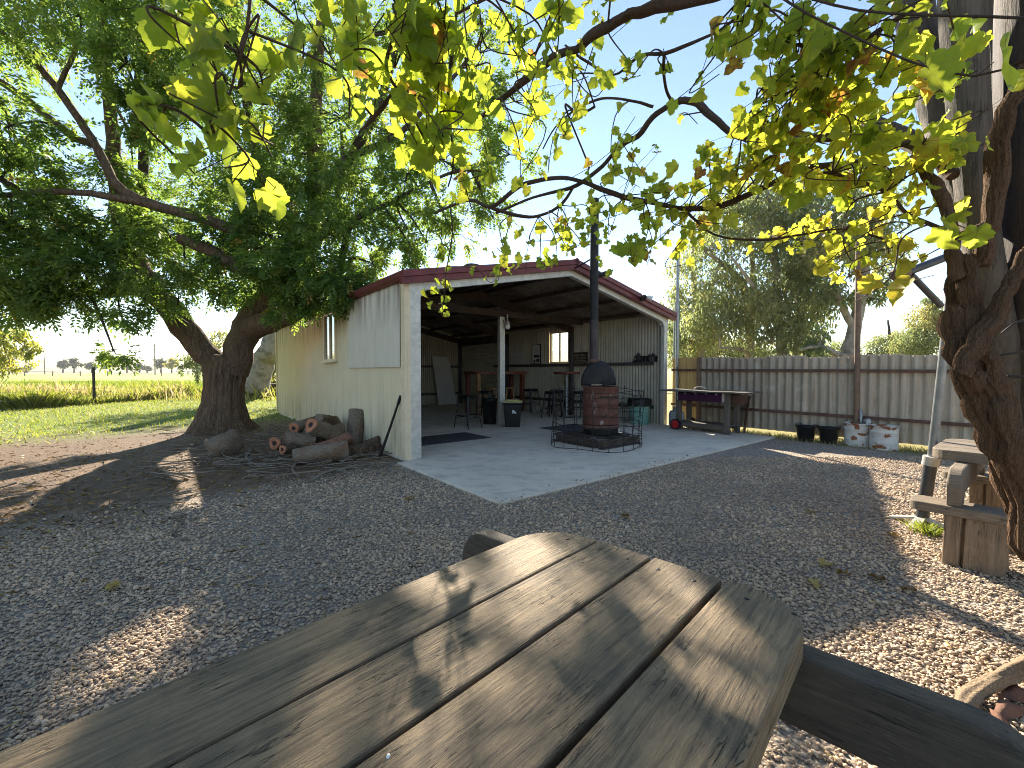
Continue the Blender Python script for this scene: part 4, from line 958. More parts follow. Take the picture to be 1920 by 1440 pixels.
clusters = [  # px, py, rx, ry, depth, n, size, tint
 (350, 55, 50, 55, 1.05, 8, .085, .35), (440, 95, 60, 65, 1.1, 11, .09, .45), (350, 170, 35, 35, 1.05, 4, .10, .55), (430, 195, 45, 45, 1.05, 6, .095, .4), (480, 250, 25, 30, 1.1, 4, .095, .35), (355, 290, 35, 40, 1.05, 5, .095, .4), (440, 315, 45, 35, 1.1, 5, .10, .4), (395, 10, 70, 25, 1.2, 7, .09, .4),
 (560, 80, 30, 30, 1.3, 4, .085, .4), (615, 110, 45, 35, 1.4, 5, .085, .55), (640, 20, 30, 20, 1.4, 3, .085, .4),
 (720, 40, 80, 60, 1.4, 22, .10, .3), (790, 90, 70, 70, 1.45, 26, .10, .32), (840, 25, 60, 40, 1.4, 12, .10, .3), (835, 150, 55, 60, 1.6, 18, .10, .35), (775, 200, 55, 60, 1.6, 16, .10, .35), (690, 135, 45, 45, 1.6, 9, .09, .5), (800, 260, 55, 50, 1.6, 14, .10, .35), (870, 260, 45, 55, 1.7, 12, .10, .33), (860, 330, 55, 40, 1.9, 12, .09, .5), (680, 222, 28, 35, 1.3, 3, .11, .3), (900, 130, 40, 50, 1.8, 9, .09, .35),
 (940, 20, 60, 28, 1.5, 8, .10, .35), (1030, 18, 45, 28, 1.5, 8, .10, .35), (1000, 60, 55, 40, 1.7, 10, .09, .45), (960, 100, 55, 45, 2.0, 12, .085, .45), (1060, 120, 55, 55, 2.1, 16, .085, .5), (1085, 180, 50, 45, 2.2, 15, .085, .5), (970, 200, 35, 35, 2.1, 6, .085, .55), (1130, 128, 25, 25, 2.2, 3, .09, .85), (985, 300, 40, 28, 2.4, 9, .085, .6), (1060, 260, 25, 20, 2.5, 3, .08, .4), (1215, 40, 30, 35, 1.9, 5, .07, .5), (1195, 80, 20, 30, 2.0, 4, .07, .5), (1110, 25, 25, 20, 1.7, 3, .08, .4),
 (1140, 330, 48, 45, 2.6, 16, .09, .6), (1200, 290, 55, 45, 2.6, 15, .08, .65), (1245, 355, 48, 40, 2.6, 15, .085, .65), (1180, 400, 75, 40, 2.8, 30, .08, .55), (1100, 425, 65, 40, 3.0, 30, .08, .55), (1260, 425, 65, 50, 2.8, 38, .08, .6), (1000, 470, 60, 28, 3.2, 24, .08, .5), (940, 475, 38, 28, 3.2, 12, .08, .45), (1190, 475, 50, 35, 3.0, 18, .095, .5), (1060, 475, 40, 18, 3.0, 7, .08, .5), (1320, 400, 55, 45, 2.8, 26, .085, .7), (1310, 455, 40, 28, 2.9, 14, .08, .75), (1400, 330, 40, 30, 2.5, 14, .08, .7),
 (1330, 30, 45, 38, 1.7, 8, .09, .4), (1372, 85, 38, 38, 1.7, 8, .10, .7), (1390, 20, 40, 30, 1.6, 8, .09, .4), (1490, 40, 65, 38, 1.6, 22, .09, .5), (1540, 100, 75, 55, 1.7, 34, .09, .5), (1450, 120, 45, 45, 1.7, 12, .09, .5), (1480, 170, 45, 38, 1.7, 12, .09, .55), (1600, 130, 75, 65, 1.7, 44, .085, .55), (1660, 100, 55, 55, 1.6, 26, .09, .5), (1570, 200, 85, 48, 1.9, 54, .085, .6), (1680, 200, 55, 55, 1.8, 36, .085, .55), (1650, 30, 65, 38, 1.5, 18, .09, .55), (1450, 230, 55, 38, 2.0, 20, .085, .65), (1400, 250, 45, 38, 2.1, 16, .085, .6), (1420, 300, 55, 38, 2.2, 22, .085, .65), (1350, 345, 55, 45, 2.4, 28, .085, .65), (1500, 290, 55, 38, 2.0, 22, .09, .65), (1560, 340, 55, 45, 2.0, 22, .095, .6), (1630, 310, 55, 45, 1.9, 36, .09, .6), (1705, 300, 50, 45, 1.9, 24, .09, .6), (1650, 365, 50, 38, 2.0, 18, .09, .6), (1560, 440, 75, 22, 2.4, 26, .085, .75), (1470, 452, 38, 18, 2.6, 10, .08, .75), (1640, 470, 50, 30, 2.2, 13, .09, .75), (1610, 505, 30, 25, 2.1, 8, .09, .75), (1690, 430, 40, 35, 2.0, 10, .09, .7), (1640, 540, 22, 22, 1.9, 2, .12, .8), (1735, 470, 20, 22, 1.8, 3, .11, .8), (1590, 270, 60, 40, 2.1, 24, .085, .7), (1760, 250, 30, 60, 1.9, 10, .08, .55), (1870, 90, 25, 40, 1.7, 3, .09, .4),
 (1895, 110, 14, 14, .95, 1, .125, .55), (1905, 90, 14, 14, 1.0, 1, .11, .45), (833, 480, 14, 30, 3.25, 5, .07, .45), (831, 530, 12, 30, 3.25, 8, .075, .45), (829, 575, 12, 18, 3.25, 6, .075, .4), (925, 500, 22, 14, 3.2, 5, .08, .5), (1710, 610 - 90, 20, 14, 2.4, 3, .05, .5), (1330, 170, 25, 20, 2.3, 2, .07, .5), (1180, 215, 20, 20, 2.5, 2, .08, .6), (1275, 60, 20, 20, 2.0, 1, .08, .5)]
bs, tp, nm, sz, tn = [], [], [], [], []
tw = MB(); cpa = np.array([tuple(q) for q in cane_pts])
pet_v, pet_f = [], []
def gauss3(): return Vector(RNG.normal(0, 1, 3))
for (cx, cy, rx, ry, Y, n, s, tt) in clusters:
    c = P(cx, cy, Y); k = np.argmin(((cpa-np.array(c))**2).sum(1)); near = Vector(cpa[k])
    Rm = Vector((rx/F*Y, .16*Y, ry/F*Y)); shoots = []
    for q in range(1 if n < 6 else 2 if n < 20 else 3):
        a = c + Vector((RNG.uniform(-1, 1)*Rm.x, RNG.uniform(-1, 1)*Rm.y, RNG.uniform(-.8, .8)*Rm.z))
        e = c + Vector((RNG.uniform(-1, 1)*Rm.x, RNG.uniform(-1, 1)*Rm.y, -RNG.uniform(.1, 1)*Rm.z))
        mid = (near+a)/2 + Vector((RNG.normal(0, .05), RNG.normal(0, .05), .04))
        pth = smooth_path([near, mid, a, e], 5)
        if (near-c).length < 1.1: tw.tube([p-b2 for p in pth], rad_path([.0045, .0035, .0028, .0018], 5), 5, False)
        shoots += pth[6:]
    for i in range(n):
        if RNG.random() < .45:
            p = shoots[RNG.integers(len(shoots))] + gauss3()*.03
            if abs((p-c).z) > Rm.z*1.6: p = c+gauss3()*.05
        else:
            p = c + Vector((RNG.uniform(-1, 1)*Rm.x, RNG.normal(0, .6)*Rm.y, RNG.uniform(-1, 1)*Rm.z))
        sc = s*RNG.uniform(.65, 1.2) * (.80 if cx < 700 else .82)
        t = Vector((RNG.normal(0, .55), RNG.normal(0, .55), -RNG.uniform(.25, 1.1))).normalized()
        nr = Vector((RNG.normal(0, .8), -.45+RNG.normal(0, .8), RNG.normal(.35, .5)))
        bs.append(p - t*sc*.4); tp.append(t); nm.append(nr); sz.append(sc)
        q = tt-.08 + RNG.normal(0, .17); q = min(q, .84) if RNG.random() > .04 else RNG.uniform(.9, 1); tn.append(min(1, max(0, q)))
        st = shoots[int(np.argmin([(w-bs[-1]).length for w in shoots]))] if n > 1 else bs[-1]+Vector((0, 0, .06))
        if (st-bs[-1]).length < .22:
            a, b_ = st-b2, bs[-1]-b2; o_ = Vector((.0016, .001, 0)); kx = len(pet_v)
            pet_v += [tuple(a-o_), tuple(a+o_), tuple(b_+o_), tuple(b_-o_)]; pet_f.append((kx, kx+1, kx+2, kx+3))
leaf_field('leaves', np.array([tuple(x) for x in bs]), np.array([tuple(x) for x in tp]), np.array([tuple(x) for x in nm]), np.array(sz), np.array(tn), M['leaf_vine'], vine, np.array(tuple(b2)))
tw.add(pet_v, pet_f); tw.build('twigs', M['cane'], vine, fixn=False)
# ================================================================ foliage helpers for trees
def pinnate(centers, dirs, L, npair, lw, ll, tint, droop):
    """compound leaves of paired leaflets -> quads"""
    N = len(centers); d = dirs/np.linalg.norm(dirs, axis=1, keepdims=True)
    up = np.tile([0, 0, 1.], (N, 1)) + RNG.normal(0, .35, (N, 3)); s = np.cross(d, up); s /= np.linalg.norm(s, axis=1, keepdims=True)
    nn = np.cross(s, d); V_, T_ = [], []
    L = np.asarray(L)[:, None]
    for k in range(npair+1):
        t = .2+.8*k/npair; pos = centers + d*L*t + np.array([0, 0, -1.])*droop*L*t*t
        for sg in ((-1, 1) if k < npair else (0,)):
            ld = s*sg*.85 + d*(.5 if sg else 1) + RNG.normal(0, .12, (N, 3)) - np.array([0, 0, .25]); ld /= np.linalg.norm(ld, axis=1, keepdims=True)
            w = np.cross(ld, nn + RNG.normal(0, .35, (N, 3))); w /= np.linalg.norm(w, axis=1, keepdims=True)
            l_ = ll*RNG.uniform(.75, 1.2, (N, 1)); w_ = lw*RNG.uniform(.8, 1.2, (N, 1))
            V_ += [pos, pos+ld*l_*.45+w*w_, pos+ld*l_, pos+ld*l_*.45-w*w_]
            T_ += [tint]*4
    Vv = np.stack(V_, 1).reshape(-1, 3); Tt = np.stack(T_, 1).ravel()
    return Vv, np.arange(len(Vv)).reshape(-1, 4), Tt
def simple_leaves(pos, dirs, ll, lw, tint):
    N = len(pos); d = dirs/np.linalg.norm(dirs, axis=1, keepdims=True)
    w = np.cross(d, RNG.normal(0, 1, (N, 3))); w /= np.linalg.norm(w, axis=1, keepdims=True)
    l_ = (ll*RNG.uniform(.7, 1.3, (N, 1))); w_ = (lw*RNG.uniform(.8, 1.2, (N, 1)))
    V_ = np.stack([pos, pos+d*l_*.4+w*w_, pos+d*l_, pos+d*l_*.4-w*w_], 1).reshape(-1, 3)
    return V_, np.arange(N*4).reshape(-1, 4), np.repeat(tint, 4)
def clump_points(c, r, n, sub=None, flat=.75):
    """points gathered round a handful of sub-centres inside an ellipsoid"""
    k = sub or max(4, int(n/28)); u = RNG.normal(0, 1, (k, 3)); u /= np.linalg.norm(u, axis=1, keepdims=True)
    sc = u*RNG.uniform(.2, 1, (k, 1))**.5*r*np.array([1, 1, flat]); ix = RNG.integers(0, k, n)
    return np.asarray(c) + sc[ix] + RNG.normal(0, 1, (n, 3))*r*.19, np.asarray(c)+sc
def tree_branches(mb, limbs, base, seg=8, k=4, gn=.05):
    samples = []
    for pts, rs in limbs:
        pp = smooth_path([Vector(p)-base for p in pts], k); rr = rad_path(rs, k)
        pp = [q+gauss3()*rr[i]*.10*(i > 0) for i, q in enumerate(pp)]
        mb.tube(pp, rr, seg, True, lambda i, a: 1+gn*math.sin(a*3+i*.4)+gn*math.sin(a*5-i*.3))
        samples += list(zip(pp, rr))
    return samples
# ================================================================ the big tree on the left
tb = G(418, 812, GZ); tb.z = GZ
tree = empty('pepper_tree', tb, 0, 'huge spreading tree with forked rough brown trunk left of the shed', 'tree')
mb = MB()
tp_ = [P(418, 822, 10.85), P(418, 806, 10.85), P(418, 785, 10.85), P(419, 755, 10.85), P(420, 725, 10.85), P(423, 695, 10.85), P(430, 668, 10.85)]
pp = smooth_path([p-tb for p in tp_], 5); rr = rad_path([.95, .74, .56, .44, .415, .44, .40], 5)
def flare(i, a):
    f = max(0, 1-i/13); return 1+.05*math.sin(a*4+i*.12)+.035*math.sin(a*9-i*.15)+.03*math.sin(a*17+i*.13)+.022*math.sin(a*31-i*.2)+f*f*(.26*math.sin(a*5+.6)+.12*math.sin(a*3+2))
mb.tube(pp, rr, 110, True, flare); mb.build('trunk', M['bark'], tree)
limbs = [
 ([P(412, 700, 10.8), P(372, 645, 10.6), P(318, 580, 10.3), P(268, 512, 10.1), P(238, 440, 10.0), P(222, 370, 10.0), P(215, 290, 10.1), P(205, 180, 10.2), P(190, 40, 10.2), P(180, -120, 10.2)], [.30, .28, .26, .235, .20, .17, .14, .11, .08, .05]),
 ([P(436, 700, 10.85), P(456, 640, 10.85), P(474, 595, 10.8), P(512, 542, 10.6), P(560, 490, 10.4), P(588, 430, 10.4), P(595, 350, 10.5), P(592, 250, 10.6), P(596, 120, 10.7), P(610, -80, 10.8)], [.36, .33, .31, .27, .24, .22, .20, .16, .12, .08]),
 ([P(466, 620, 10.8), P(505, 603, 10.4), P(545, 585, 10.0), P(580, 550, 9.7), P(615, 520, 9.5), P(640, 500, 9.5)], [.30, .27, .23, .17, .12, .07]),
 ([P(545, 575, 10.1), P(500, 530, 9.8), P(430, 493, 9.4), P(380, 463, 9.2), P(338, 447, 9.1)], [.16, .15, .135, .12, .10]),
 ([P(560, 492, 10.3), P(500, 468, 9.9), P(417, 423, 9.3), P(333, 397, 9.0), P(250, 377, 8.8), P(167, 363, 8.6), P(80, 360, 8.5), P(-40, 372, 8.4)], [.15, .13, .115, .10, .08, .06, .05, .04]),
 ([P(340, 399, 9.0), P(262, 374, 8.95), P(217, 343, 8.9), P(187, 287, 8.9), P(150, 227, 8.9), P(100, 157, 9.0), P(40, 90, 9.0), P(-50, 20, 9.0)], [.09, .09, .085, .08, .07, .065, .055, .04]),
 ([P(110, 163, 9.0), P(130, 120, 9.0), P(153, 83, 9.0), P(213, 87, 8.9), P(283, 57, 8.8)], [.045, .04, .04, .04, .02]),
 ([P(175, 270, 9.0), P(133, 253, 9.1), P(50, 187, 9.2), P(-20, 140, 9.3)], [.07, .075, .07, .06]),
 ([P(560, 490, 10.4), P(530, 400, 10.7), P(485, 300, 10.9), P(455, 150, 11.0), P(440, 0, 11.0), P(430, -120, 11)], [.17, .15, .13, .10, .08, .05]),
 ([P(594, 370, 10.5), P(660, 290, 10.3), P(715, 190, 10.3), P(740, 70, 10.4), P(755, -60, 10.5)], [.15, .12, .10, .08, .05]),
 ([P(660, 290, 10.3), P(735, 260, 10.1), P(800, 200, 10.1), P(870, 120, 10.2), P(930, 40, 10.3)], [.08, .07, .055, .04, .02]),
 ([P(640, 500, 9.5), P(660, 420, 9.5), P(740, 375, 9.6), P(830, 330, 9.8), P(920, 300, 10)], [.07, .06, .05, .035, .02]),
 ([P(268, 512, 10.1), P(180, 455, 9.5), P(90, 400, 9.0), P(0, 335, 8.6), P(-80, 300, 8.4)], [.14, .11, .08, .06, .04]),
 ([P(240, 445, 10.0), P(262, 370, 10.3), P(268, 270, 10.4), P(258, 150, 10.5), P(275, 20, 10.6)], [.14, .12, .10, .07, .04]),
 ([P(300, 556, 10.2), P(215, 545, 9.6), P(120, 555, 9.1), P(30, 560, 8.8)], [.10, .075, .05, .02]),
 ([P(560, 490, 10.3), P(610, 430, 9.9), P(640, 330, 9.8), P(640, 240, 9.9)], [.10, .08, .06, .03]),
]
mb = MB(); samp = tree_branches(mb, limbs[:9], tb, 14); mb.build('limbs', M['bark'], tree)
mb = MB(); samp += tree_branches(mb, limbs[9:], tb, 9)
sp_ = np.array([tuple(p) for p, r in samp])
Lc = [(-60, 120, 9, 110, 450), (40, 60, 9, 70, 330), (150, 30, 9.5, 70, 330), (270, 40, 10, 80, 520), (235, 120, 9, 55, 280), (330, 130, 10, 70, 430), (15, 235, 8.5, 60, 330), (270, 200, 9, 55, 380), (50, 310, 8.8, 55, 300), (330, 240, 10, 60, 330), (200, 310, 9.5, 55, 260),
 (20, 420, 8.5, 75, 560), (120, 430, 9, 65, 460), (220, 420, 9.3, 55, 330), (320, 440, 9.5, 55, 360), (60, 500, 8.7, 65, 560), (160, 510, 9, 60, 520), (255, 505, 9.3, 50, 380), (345, 500, 9.6, 45, 280), (20, 560, 8.5, 45, 400), (-80, 450, 8.5, 110, 800),
 (130, 565, 9, 45, 190), (225, 590, 9.2, 32, 90), (285, 580, 9.5, 30, 80), (170, 585, 9.2, 24, 50), (212, 655, 9.0, 24, 60), (335, 560, 9.6, 22, 60),
 (420, 450, 9.5, 50, 380), (500, 440, 9.5, 70, 640), (490, 525, 9.2, 40, 260), (410, 520, 9.8, 40, 200), (570, 505, 9, 65, 820), (640, 525, 9, 45, 430), (620, 440, 9.5, 75, 900), (540, 380, 10, 75, 800), (450, 390, 10, 55, 420), (700, 415, 9.5, 60, 240), (700, 495, 9.3, 40, 260), (765, 430, 9.8, 45, 130), (660, 340, 10, 75, 700), (560, 290, 10.5, 75, 600), (470, 280, 10.5, 55, 330), (400, 340, 10, 45, 230),
 (420, 150, 11, 85, 560), (530, 180, 11, 85, 560), (640, 220, 10.5, 85, 640), (620, 100, 11, 85, 560), (480, 60, 11, 85, 560), (720, 120, 10.5, 75, 400), (735, 250, 10, 65, 420), (760, 340, 9.8, 55, 330), (800, 455, 9.8, 35, 90),
 (830, 300, 10, 60, 340), (880, 220, 10.2, 65, 300), (900, 350, 9.8, 50, 220), (955, 290, 10, 50, 180), (900, 100, 10.5, 70, 280), (925, 410, 9.8, 40, 150), (800, 60, 10.5, 80, 520), (965, 190, 10.2, 50, 220), (830, 390, 9.8, 45, 220), (770, 460, 9.5, 35, 130), (850, 440, 9.8, 28, 80),
 (600, 555, 8.9, 30, 150), (540, 575, 9.1, 25, 120),
 (200, -170, 9.5, 190, 1300), (500, -180, 10.5, 200, 1500), (760, -150, 10.5, 160, 700), (-170, -50, 9, 190, 1100), (-220, 300, 8.5, 150, 900), (-220, 520, 8.6, 120, 600), (300, -60, 7.5, 140, 800), (60, -120, 7.2, 160, 800), (-160, 180, 7.2, 150, 700),
 (430, 470, 13, 45, 220), (350, 450, 13.5, 45, 240), (280, 420, 13, 50, 240), (500, 420, 14, 55, 300), (200, 440, 13, 45, 220), (380, 370, 14, 60, 300), (250, 330, 13.5, 55, 260), (120, 440, 12.5, 45, 220), (300, 500, 13, 30, 140), (40, 400, 12.5, 70, 380), (460, 540, 13.5, 30, 120)]
Cc, Cd, Ct = [], [], []
for (px, py, Y, rp, n) in Lc:
    c = np.array(tuple(P(px, py, Y)-tb)); r = rp/F*Y*1.05
    n = int(n*.74)
    pts, subs = clump_points(c, r, n, max(5, int(n/22)), .8)
    j = np.argmin(((sp_-c)**2).sum(1)); a = Vector(sp_[j]); c_ = Vector(c)
    pth = smooth_path([a, (a+c_)/2+Vector((0, 0, .12*r))+gauss3()*.1*r, c_], 4); mb.tube(pth, lerp_list(min(.05, .02+.012*(c_-a).length), .014, len(pth)), 6, False)
    for s_ in subs[:14]:
        s_ = Vector(s_); m_ = (c_+s_)/2+gauss3()*.12*r; mb.tube([c_, m_, s_], [.013, .009, .005], 4, False)
    Cc.append(pts); o_ = pts-c; o_[:, 2] -= .5*r; o_ += RNG.normal(0, .6*r, o_.shape); Cd.append(o_)
    Ct.append(np.clip(RNG.normal(.42, .2, n)+RNG.normal(0, .1), 0, .93))
mb.build('branches', M['limb_bark'], tree, fixn=False)
Cc, Cd, Ct = np.vstack(Cc), np.vstack(Cd), np.concatenate(Ct)
Ct[RNG.random(len(Ct)) < .008] = 1
# crown leaves removed towards the sun, shaped so light falls on gravel and table
sdir = np.array([math.sin(math.radians(-9.5))*math.cos(math.radians(29.7)), math.cos(math.radians(-9.5))*math.cos(math.radians(29.7)), math.sin(math.radians(29.7))])
Wd = Cc+np.array(tuple(tb)); gp = Wd-sdir*((Wd[:, 2]-GZ)/sdir[2])[:, None]
poly = [G(x, y, GZ) for x, y in ((340, 1130), (335, 1255), (310, 1300), (130, 1370), (-60, 1450), (-60, 1370), (110, 1270), (170, 1200), (250, 1165))]
cen = sum(poly, Vector((0, 0, 0)))/len(poly); poly = [cen+(p-cen)*1.22 for p in poly]; ins = np.zeros(len(gp), bool); n_ = len(poly)
g8 = Wd-sdir*((Wd[:, 2]-.80)/sdir[2])[:, None]; hole = np.zeros(len(gp), bool)
for ex, ey, rx, ry in ((850, 1200, 90, 55), (700, 1245, 70, 40), (1000, 1090, 70, 45), (1150, 1200, 105, 55), (1250, 1082, 85, 30), (1000, 1310, 150, 80), (1430, 1340, 65, 110), (1395, 1135, 70, 40), (850, 1350, 150, 60), (560, 1330, 80, 40), (1255, 1300, 85, 75), (1080, 1030, 60, 25)):
    e0 = G(ex, ey, .80); ax = abs(G(ex+rx, ey, .80).x-e0.x); ay = abs(G(ex, ey-ry, .80).y-e0.y); hole |= ((g8[:, 0]-e0.x)/(ax*.9+.03))**2+((g8[:, 1]-e0.y)/(ay*.9+.03))**2 < 1

for i in range(n_):
    p1, p2 = poly[i], poly[(i+1) % n_]
    cr = (p1.y > gp[:, 1]) != (p2.y > gp[:, 1]); ins ^= cr & (gp[:, 0] < (p2.x-p1.x)*(gp[:, 1]-p1.y)/(p2.y-p1.y+1e-9)+p1.x)
kp = ~((ins & (RNG.random(len(gp)) < .96)) | (hole & (RNG.random(len(gp)) < .94))); Cc, Cd, Ct = Cc[kp], Cd[kp], Ct[kp]
v_, f_, t_ = pinnate(Cc, Cd, RNG.uniform(.16, .30, len(Cc)), 4, .022, .115, Ct, .30)
np_mesh('crown', v_, f_, M['leaf_tree'], tree, t_)
print('big tree leaves', len(f_))
# ================================================================ gum trees behind the fence
def gum(px, Y, label, group, limbs, clumps, mat='leaf_gum', bark='pale_bark', ll=.26, lw=.04, name='gum_tree', base=None, hang=.9):
    b = base or Vector(((px-960)/F*Y, Y, GZ)); t = empty(name, b, 0, label, 'tree', group)
    mb = MB(); sm = []
    for pts, rs in limbs: sm += tree_branches(mb, [([P(*q) if len(q) == 3 else q for q in pts], rs)], b, 9, 4)
    tm = MB(); tm.v, tm.f, tm.sm = mb.v, mb.f, mb.sm
    sp = np.array([tuple(p) for p, r in sm]); pos, drs, tin = [], [], []; br = MB()
    for (cx, cy, cY, rp, n) in clumps:
        c = np.array(tuple(P(cx, cy, cY)-b)); r = rp/F*cY; n = int(n*1.35); pts, subs = clump_points(c, r, n, max(4, int(n/45)), .85)
        j = np.argmin(((sp-c)**2).sum(1)); a = Vector(sp[j]); c_ = Vector(c)
        br.tube(smooth_path([a, (a+c_)/2+gauss3()*.12*r, c_], 3), lerp_list(.07, .025, 7), 5, False)
        for s_ in subs[:8]: br.tube([c_, (c_+Vector(s_))/2+gauss3()*.1*r, Vector(s_)], [.03, .02, .01], 4, False)
        pos.append(pts); d = RNG.normal(0, .55, (n, 3)); d[:, 2] -= hang; drs.append(d); tin.append(np.clip(RNG.normal(.45, .22, n)+RNG.normal(0, .15), 0, 1))
    if br.v:
        k_ = len(tm.v); tm.v, tm.f, tm.sm = tm.v+br.v, tm.f+[tuple(i+k_ for i in q) for q in br.f], tm.sm+br.sm; br = MB()
    if br.v: br.build('branches', M['limb_bark'] if bark != 'pale_bark' else M['pale_bark'], t, fixn=False)
    tm.build('trunk', M[bark], t, fixn=False)
    pos, drs, tin = np.vstack(pos), np.vstack(drs), np.concatenate(tin)
    v, f, tt = simple_leaves(pos, drs, ll, lw, tin); np_mesh('crown', v, f, M[mat], t, tt); return t
gt = 'gum trees behind the fence'
gum(1592, 19, 'pale trunked gum tree with forked limbs behind the tall brown pole', gt,
    [([(1592, 775, 19), (1592, 690, 19), (1596, 640, 19), (1606, 590, 19), (1617, 540, 19), (1625, 480, 19), (1640, 400, 19)], [.34, .32, .28, .23, .2, .13, .05]),
     ([(1597, 612, 19), (1583, 580, 18.8), (1568, 545, 18.6), (1560, 500, 18.5), (1540, 440, 18.3)], [.16, .14, .12, .09, .04]),
     ([(1594, 668, 19), (1570, 665, 18.7), (1540, 650, 18.4), (1500, 655, 18.2)], [.14, .13, .09, .04])],
    [(1600, 430, 19, 60, 1300), (1640, 470, 19, 45, 800), (1560, 460, 18.6, 50, 1000), (1655, 530, 19, 32, 350), (1550, 390, 18.5, 60, 1000), (1625, 390, 19, 55, 800), (1540, 640, 18.4, 30, 300), (1570, 540, 18.6, 35, 500), (1640, 560, 19, 20, 120)])
gum(1478, 21, 'multi-stemmed dark leafy gum tree at the middle of the fence', gt,
    [([(1470, 780, 21), (1468, 690, 21), (1460, 610, 21), (1455, 520, 21), (1448, 420, 21), (1440, 360, 21)], [.26, .24, .2, .17, .12, .05]), ([(1488, 780, 21.2), (1492, 690, 21.2), (1500, 600, 21.2), (1498, 500, 21.2), (1505, 400, 21.2)], [.24, .22, .19, .14, .05]),
     ([(1460, 600, 21), (1430, 560, 20.8), (1400, 520, 20.6), (1370, 480, 20.5)], [.12, .1, .08, .04])],
    [(1470, 400, 21, 60, 1300), (1430, 430, 21, 55, 1200), (1510, 420, 21, 60, 1300), (1450, 500, 20.8, 55, 1500), (1510, 500, 21, 55, 1500), (1480, 570, 20.8, 60, 1700), (1530, 570, 21, 45, 1100), (1430, 570, 20.8, 45, 1000), (1500, 630, 21, 45, 900), (1450, 640, 21, 35, 500), (1490, 360, 21, 45, 600), (1420, 370, 21.2, 45, 500)])
gum(1395, 23, 'gum tree with slanting pale limbs left of the fence middle', gt,
    [([(1410, 775, 23), (1408, 690, 23), (1405, 600, 23), (1395, 540, 23), (1360, 500, 22.8), (1320, 470, 22.6)], [.26, .24, .22, .19, .13, .05]), ([(1405, 600, 23), (1412, 520, 23), (1405, 440, 23), (1400, 370, 23)], [.18, .15, .1, .05]),
     ([(1425, 780, 22.8), (1410, 672, 22.8), (1385, 655, 22.5), (1350, 652, 22.2)], [.12, .13, .1, .04])],
    [(1330, 470, 22.6, 50, 900), (1380, 430, 23, 55, 1000), (1400, 370, 23, 50, 700), (1350, 530, 22.6, 50, 1100), (1400, 560, 23, 45, 900), (1330, 590, 22.4, 50, 1300), (1380, 610, 22.6, 45, 1000), (1345, 400, 22.8, 45, 500)])
gum(1310, 25, 'yellow green gum tree rising just right of the shed roof', gt,
    [([(1318, 770, 25), (1316, 690, 25), (1308, 600, 25), (1300, 520, 25), (1300, 450, 25)], [.22, .2, .17, .12, .05]), ([(1308, 600, 25), (1335, 540, 24.8), (1350, 490, 24.7)], [.12, .09, .04])],
    [(1300, 500, 25, 42, 700), (1280, 560, 25, 35, 600), (1310, 590, 24.8, 45, 1100), (1290, 640, 25, 40, 900), (1330, 640, 25, 40, 800), (1265, 620, 25.2, 30, 400), (1310, 440, 25, 35, 350), (1350, 560, 24.8, 35, 500)])
for (px, Y, lab, cl) in ((1735, 30, 'tall bushy grey green tree beside the vine trunk', [(1735, 600, 30, 30, 1500), (1720, 640, 30, 35, 1700), (1745, 570, 30, 16, 500), (1755, 630, 30, 35, 1600), (1700, 655, 30, 25, 900), (1770, 590, 30, 25, 700)]),
                         (1665, 34, 'small pale tree low behind the fence right of the brown pole', [(1660, 640, 34, 22, 700), (1680, 632, 34, 20, 600), (1645, 655, 34, 20, 500), (1690, 655, 34, 22, 700)]),
                         (1860, 30, 'dark bushy tree seen through the vine stems', [(1860, 640, 30, 40, 1500), (1900, 610, 30, 40, 1300), (1840, 600, 30, 30, 800)]),
                         (1240, 30, 'small tree glimpsed beside the right eave of the shed', [(1262, 600, 30, 20, 400), (1255, 640, 30, 25, 500), (1275, 655, 30, 25, 500)])):
    gum(px, Y, lab, None, [([(px, 780, Y), (px, 690, Y), (px+3, 640, Y), (px, 600, Y)], [.2, .18, .12, .05])], cl, 'leaf_gum', 'limb_bark', .22, .035, 'bushy_tree')
# low scrub along the fence back
for i, (px, lab) in enumerate(((1290, 'low scrub behind the yellow boards of the fence'), (1390, 'low scrub behind the barbecue end of the fence'), (1520, 'low scrub under the gums at mid fence'))):
    gum(px, 27, lab, None, [([(px, 775, 27), (px, 700, 27), (px+4, 670, 27)], [.08, .07, .03])], [(px-30, 664, 27, 34, 1100), (px+30, 668, 27, 34, 1100), (px, 645, 27, 28, 600), (px+60, 662, 27, 28, 700)], 'leaf_gum', 'limb_bark', .2, .03, 'shrub')
# ================================================================ left background
gum(490, 24, 'thick pale grey leaning gum trunk seen between tree and shed', None, [([(478, 742, 24), (484, 705, 24), (500, 665, 24), (522, 620, 24), (545, 560, 24.5), (560, 480, 25)], [.78, .66, .60, .56, .5, .3])],
    [(520, 600, 24.5, 40, 500), (560, 520, 25, 60, 900), (640, 560, 25, 60, 800), (480, 560, 24, 40, 400)])
gum(516, 29, 'yellow green weeping willow beside the back corner of the shed', None, [([(525, 740, 29), (522, 690, 29), (520, 640, 29)], [.2, .15, .08])],
    [(512, 665, 28.6, 12, 260), (518, 690, 28.8, 14, 420), (514, 715, 28.8, 14, 420), (540, 680, 29, 22, 500), (505, 690, 29, 10, 200)], 'leaf_willow', 'limb_bark', .3, .03, 'willow', hang=2.2)
gum(-40, 30, 'pale yellow green tree hanging in from the left edge over the paddock', None, [([(-60, 740, 30), (-55, 680, 30), (-40, 630, 30), (10, 625, 30)], [.3, .25, .18, .06])],
    [(0, 640, 30, 40, 900), (45, 640, 30, 26, 420), (20, 680, 30, 28, 450), (-50, 620, 30, 50, 900), (60, 660, 30, 16, 160), (-20, 690, 30, 30, 400)], 'leaf_willow', 'limb_bark', .26, .05, 'pale_tree')
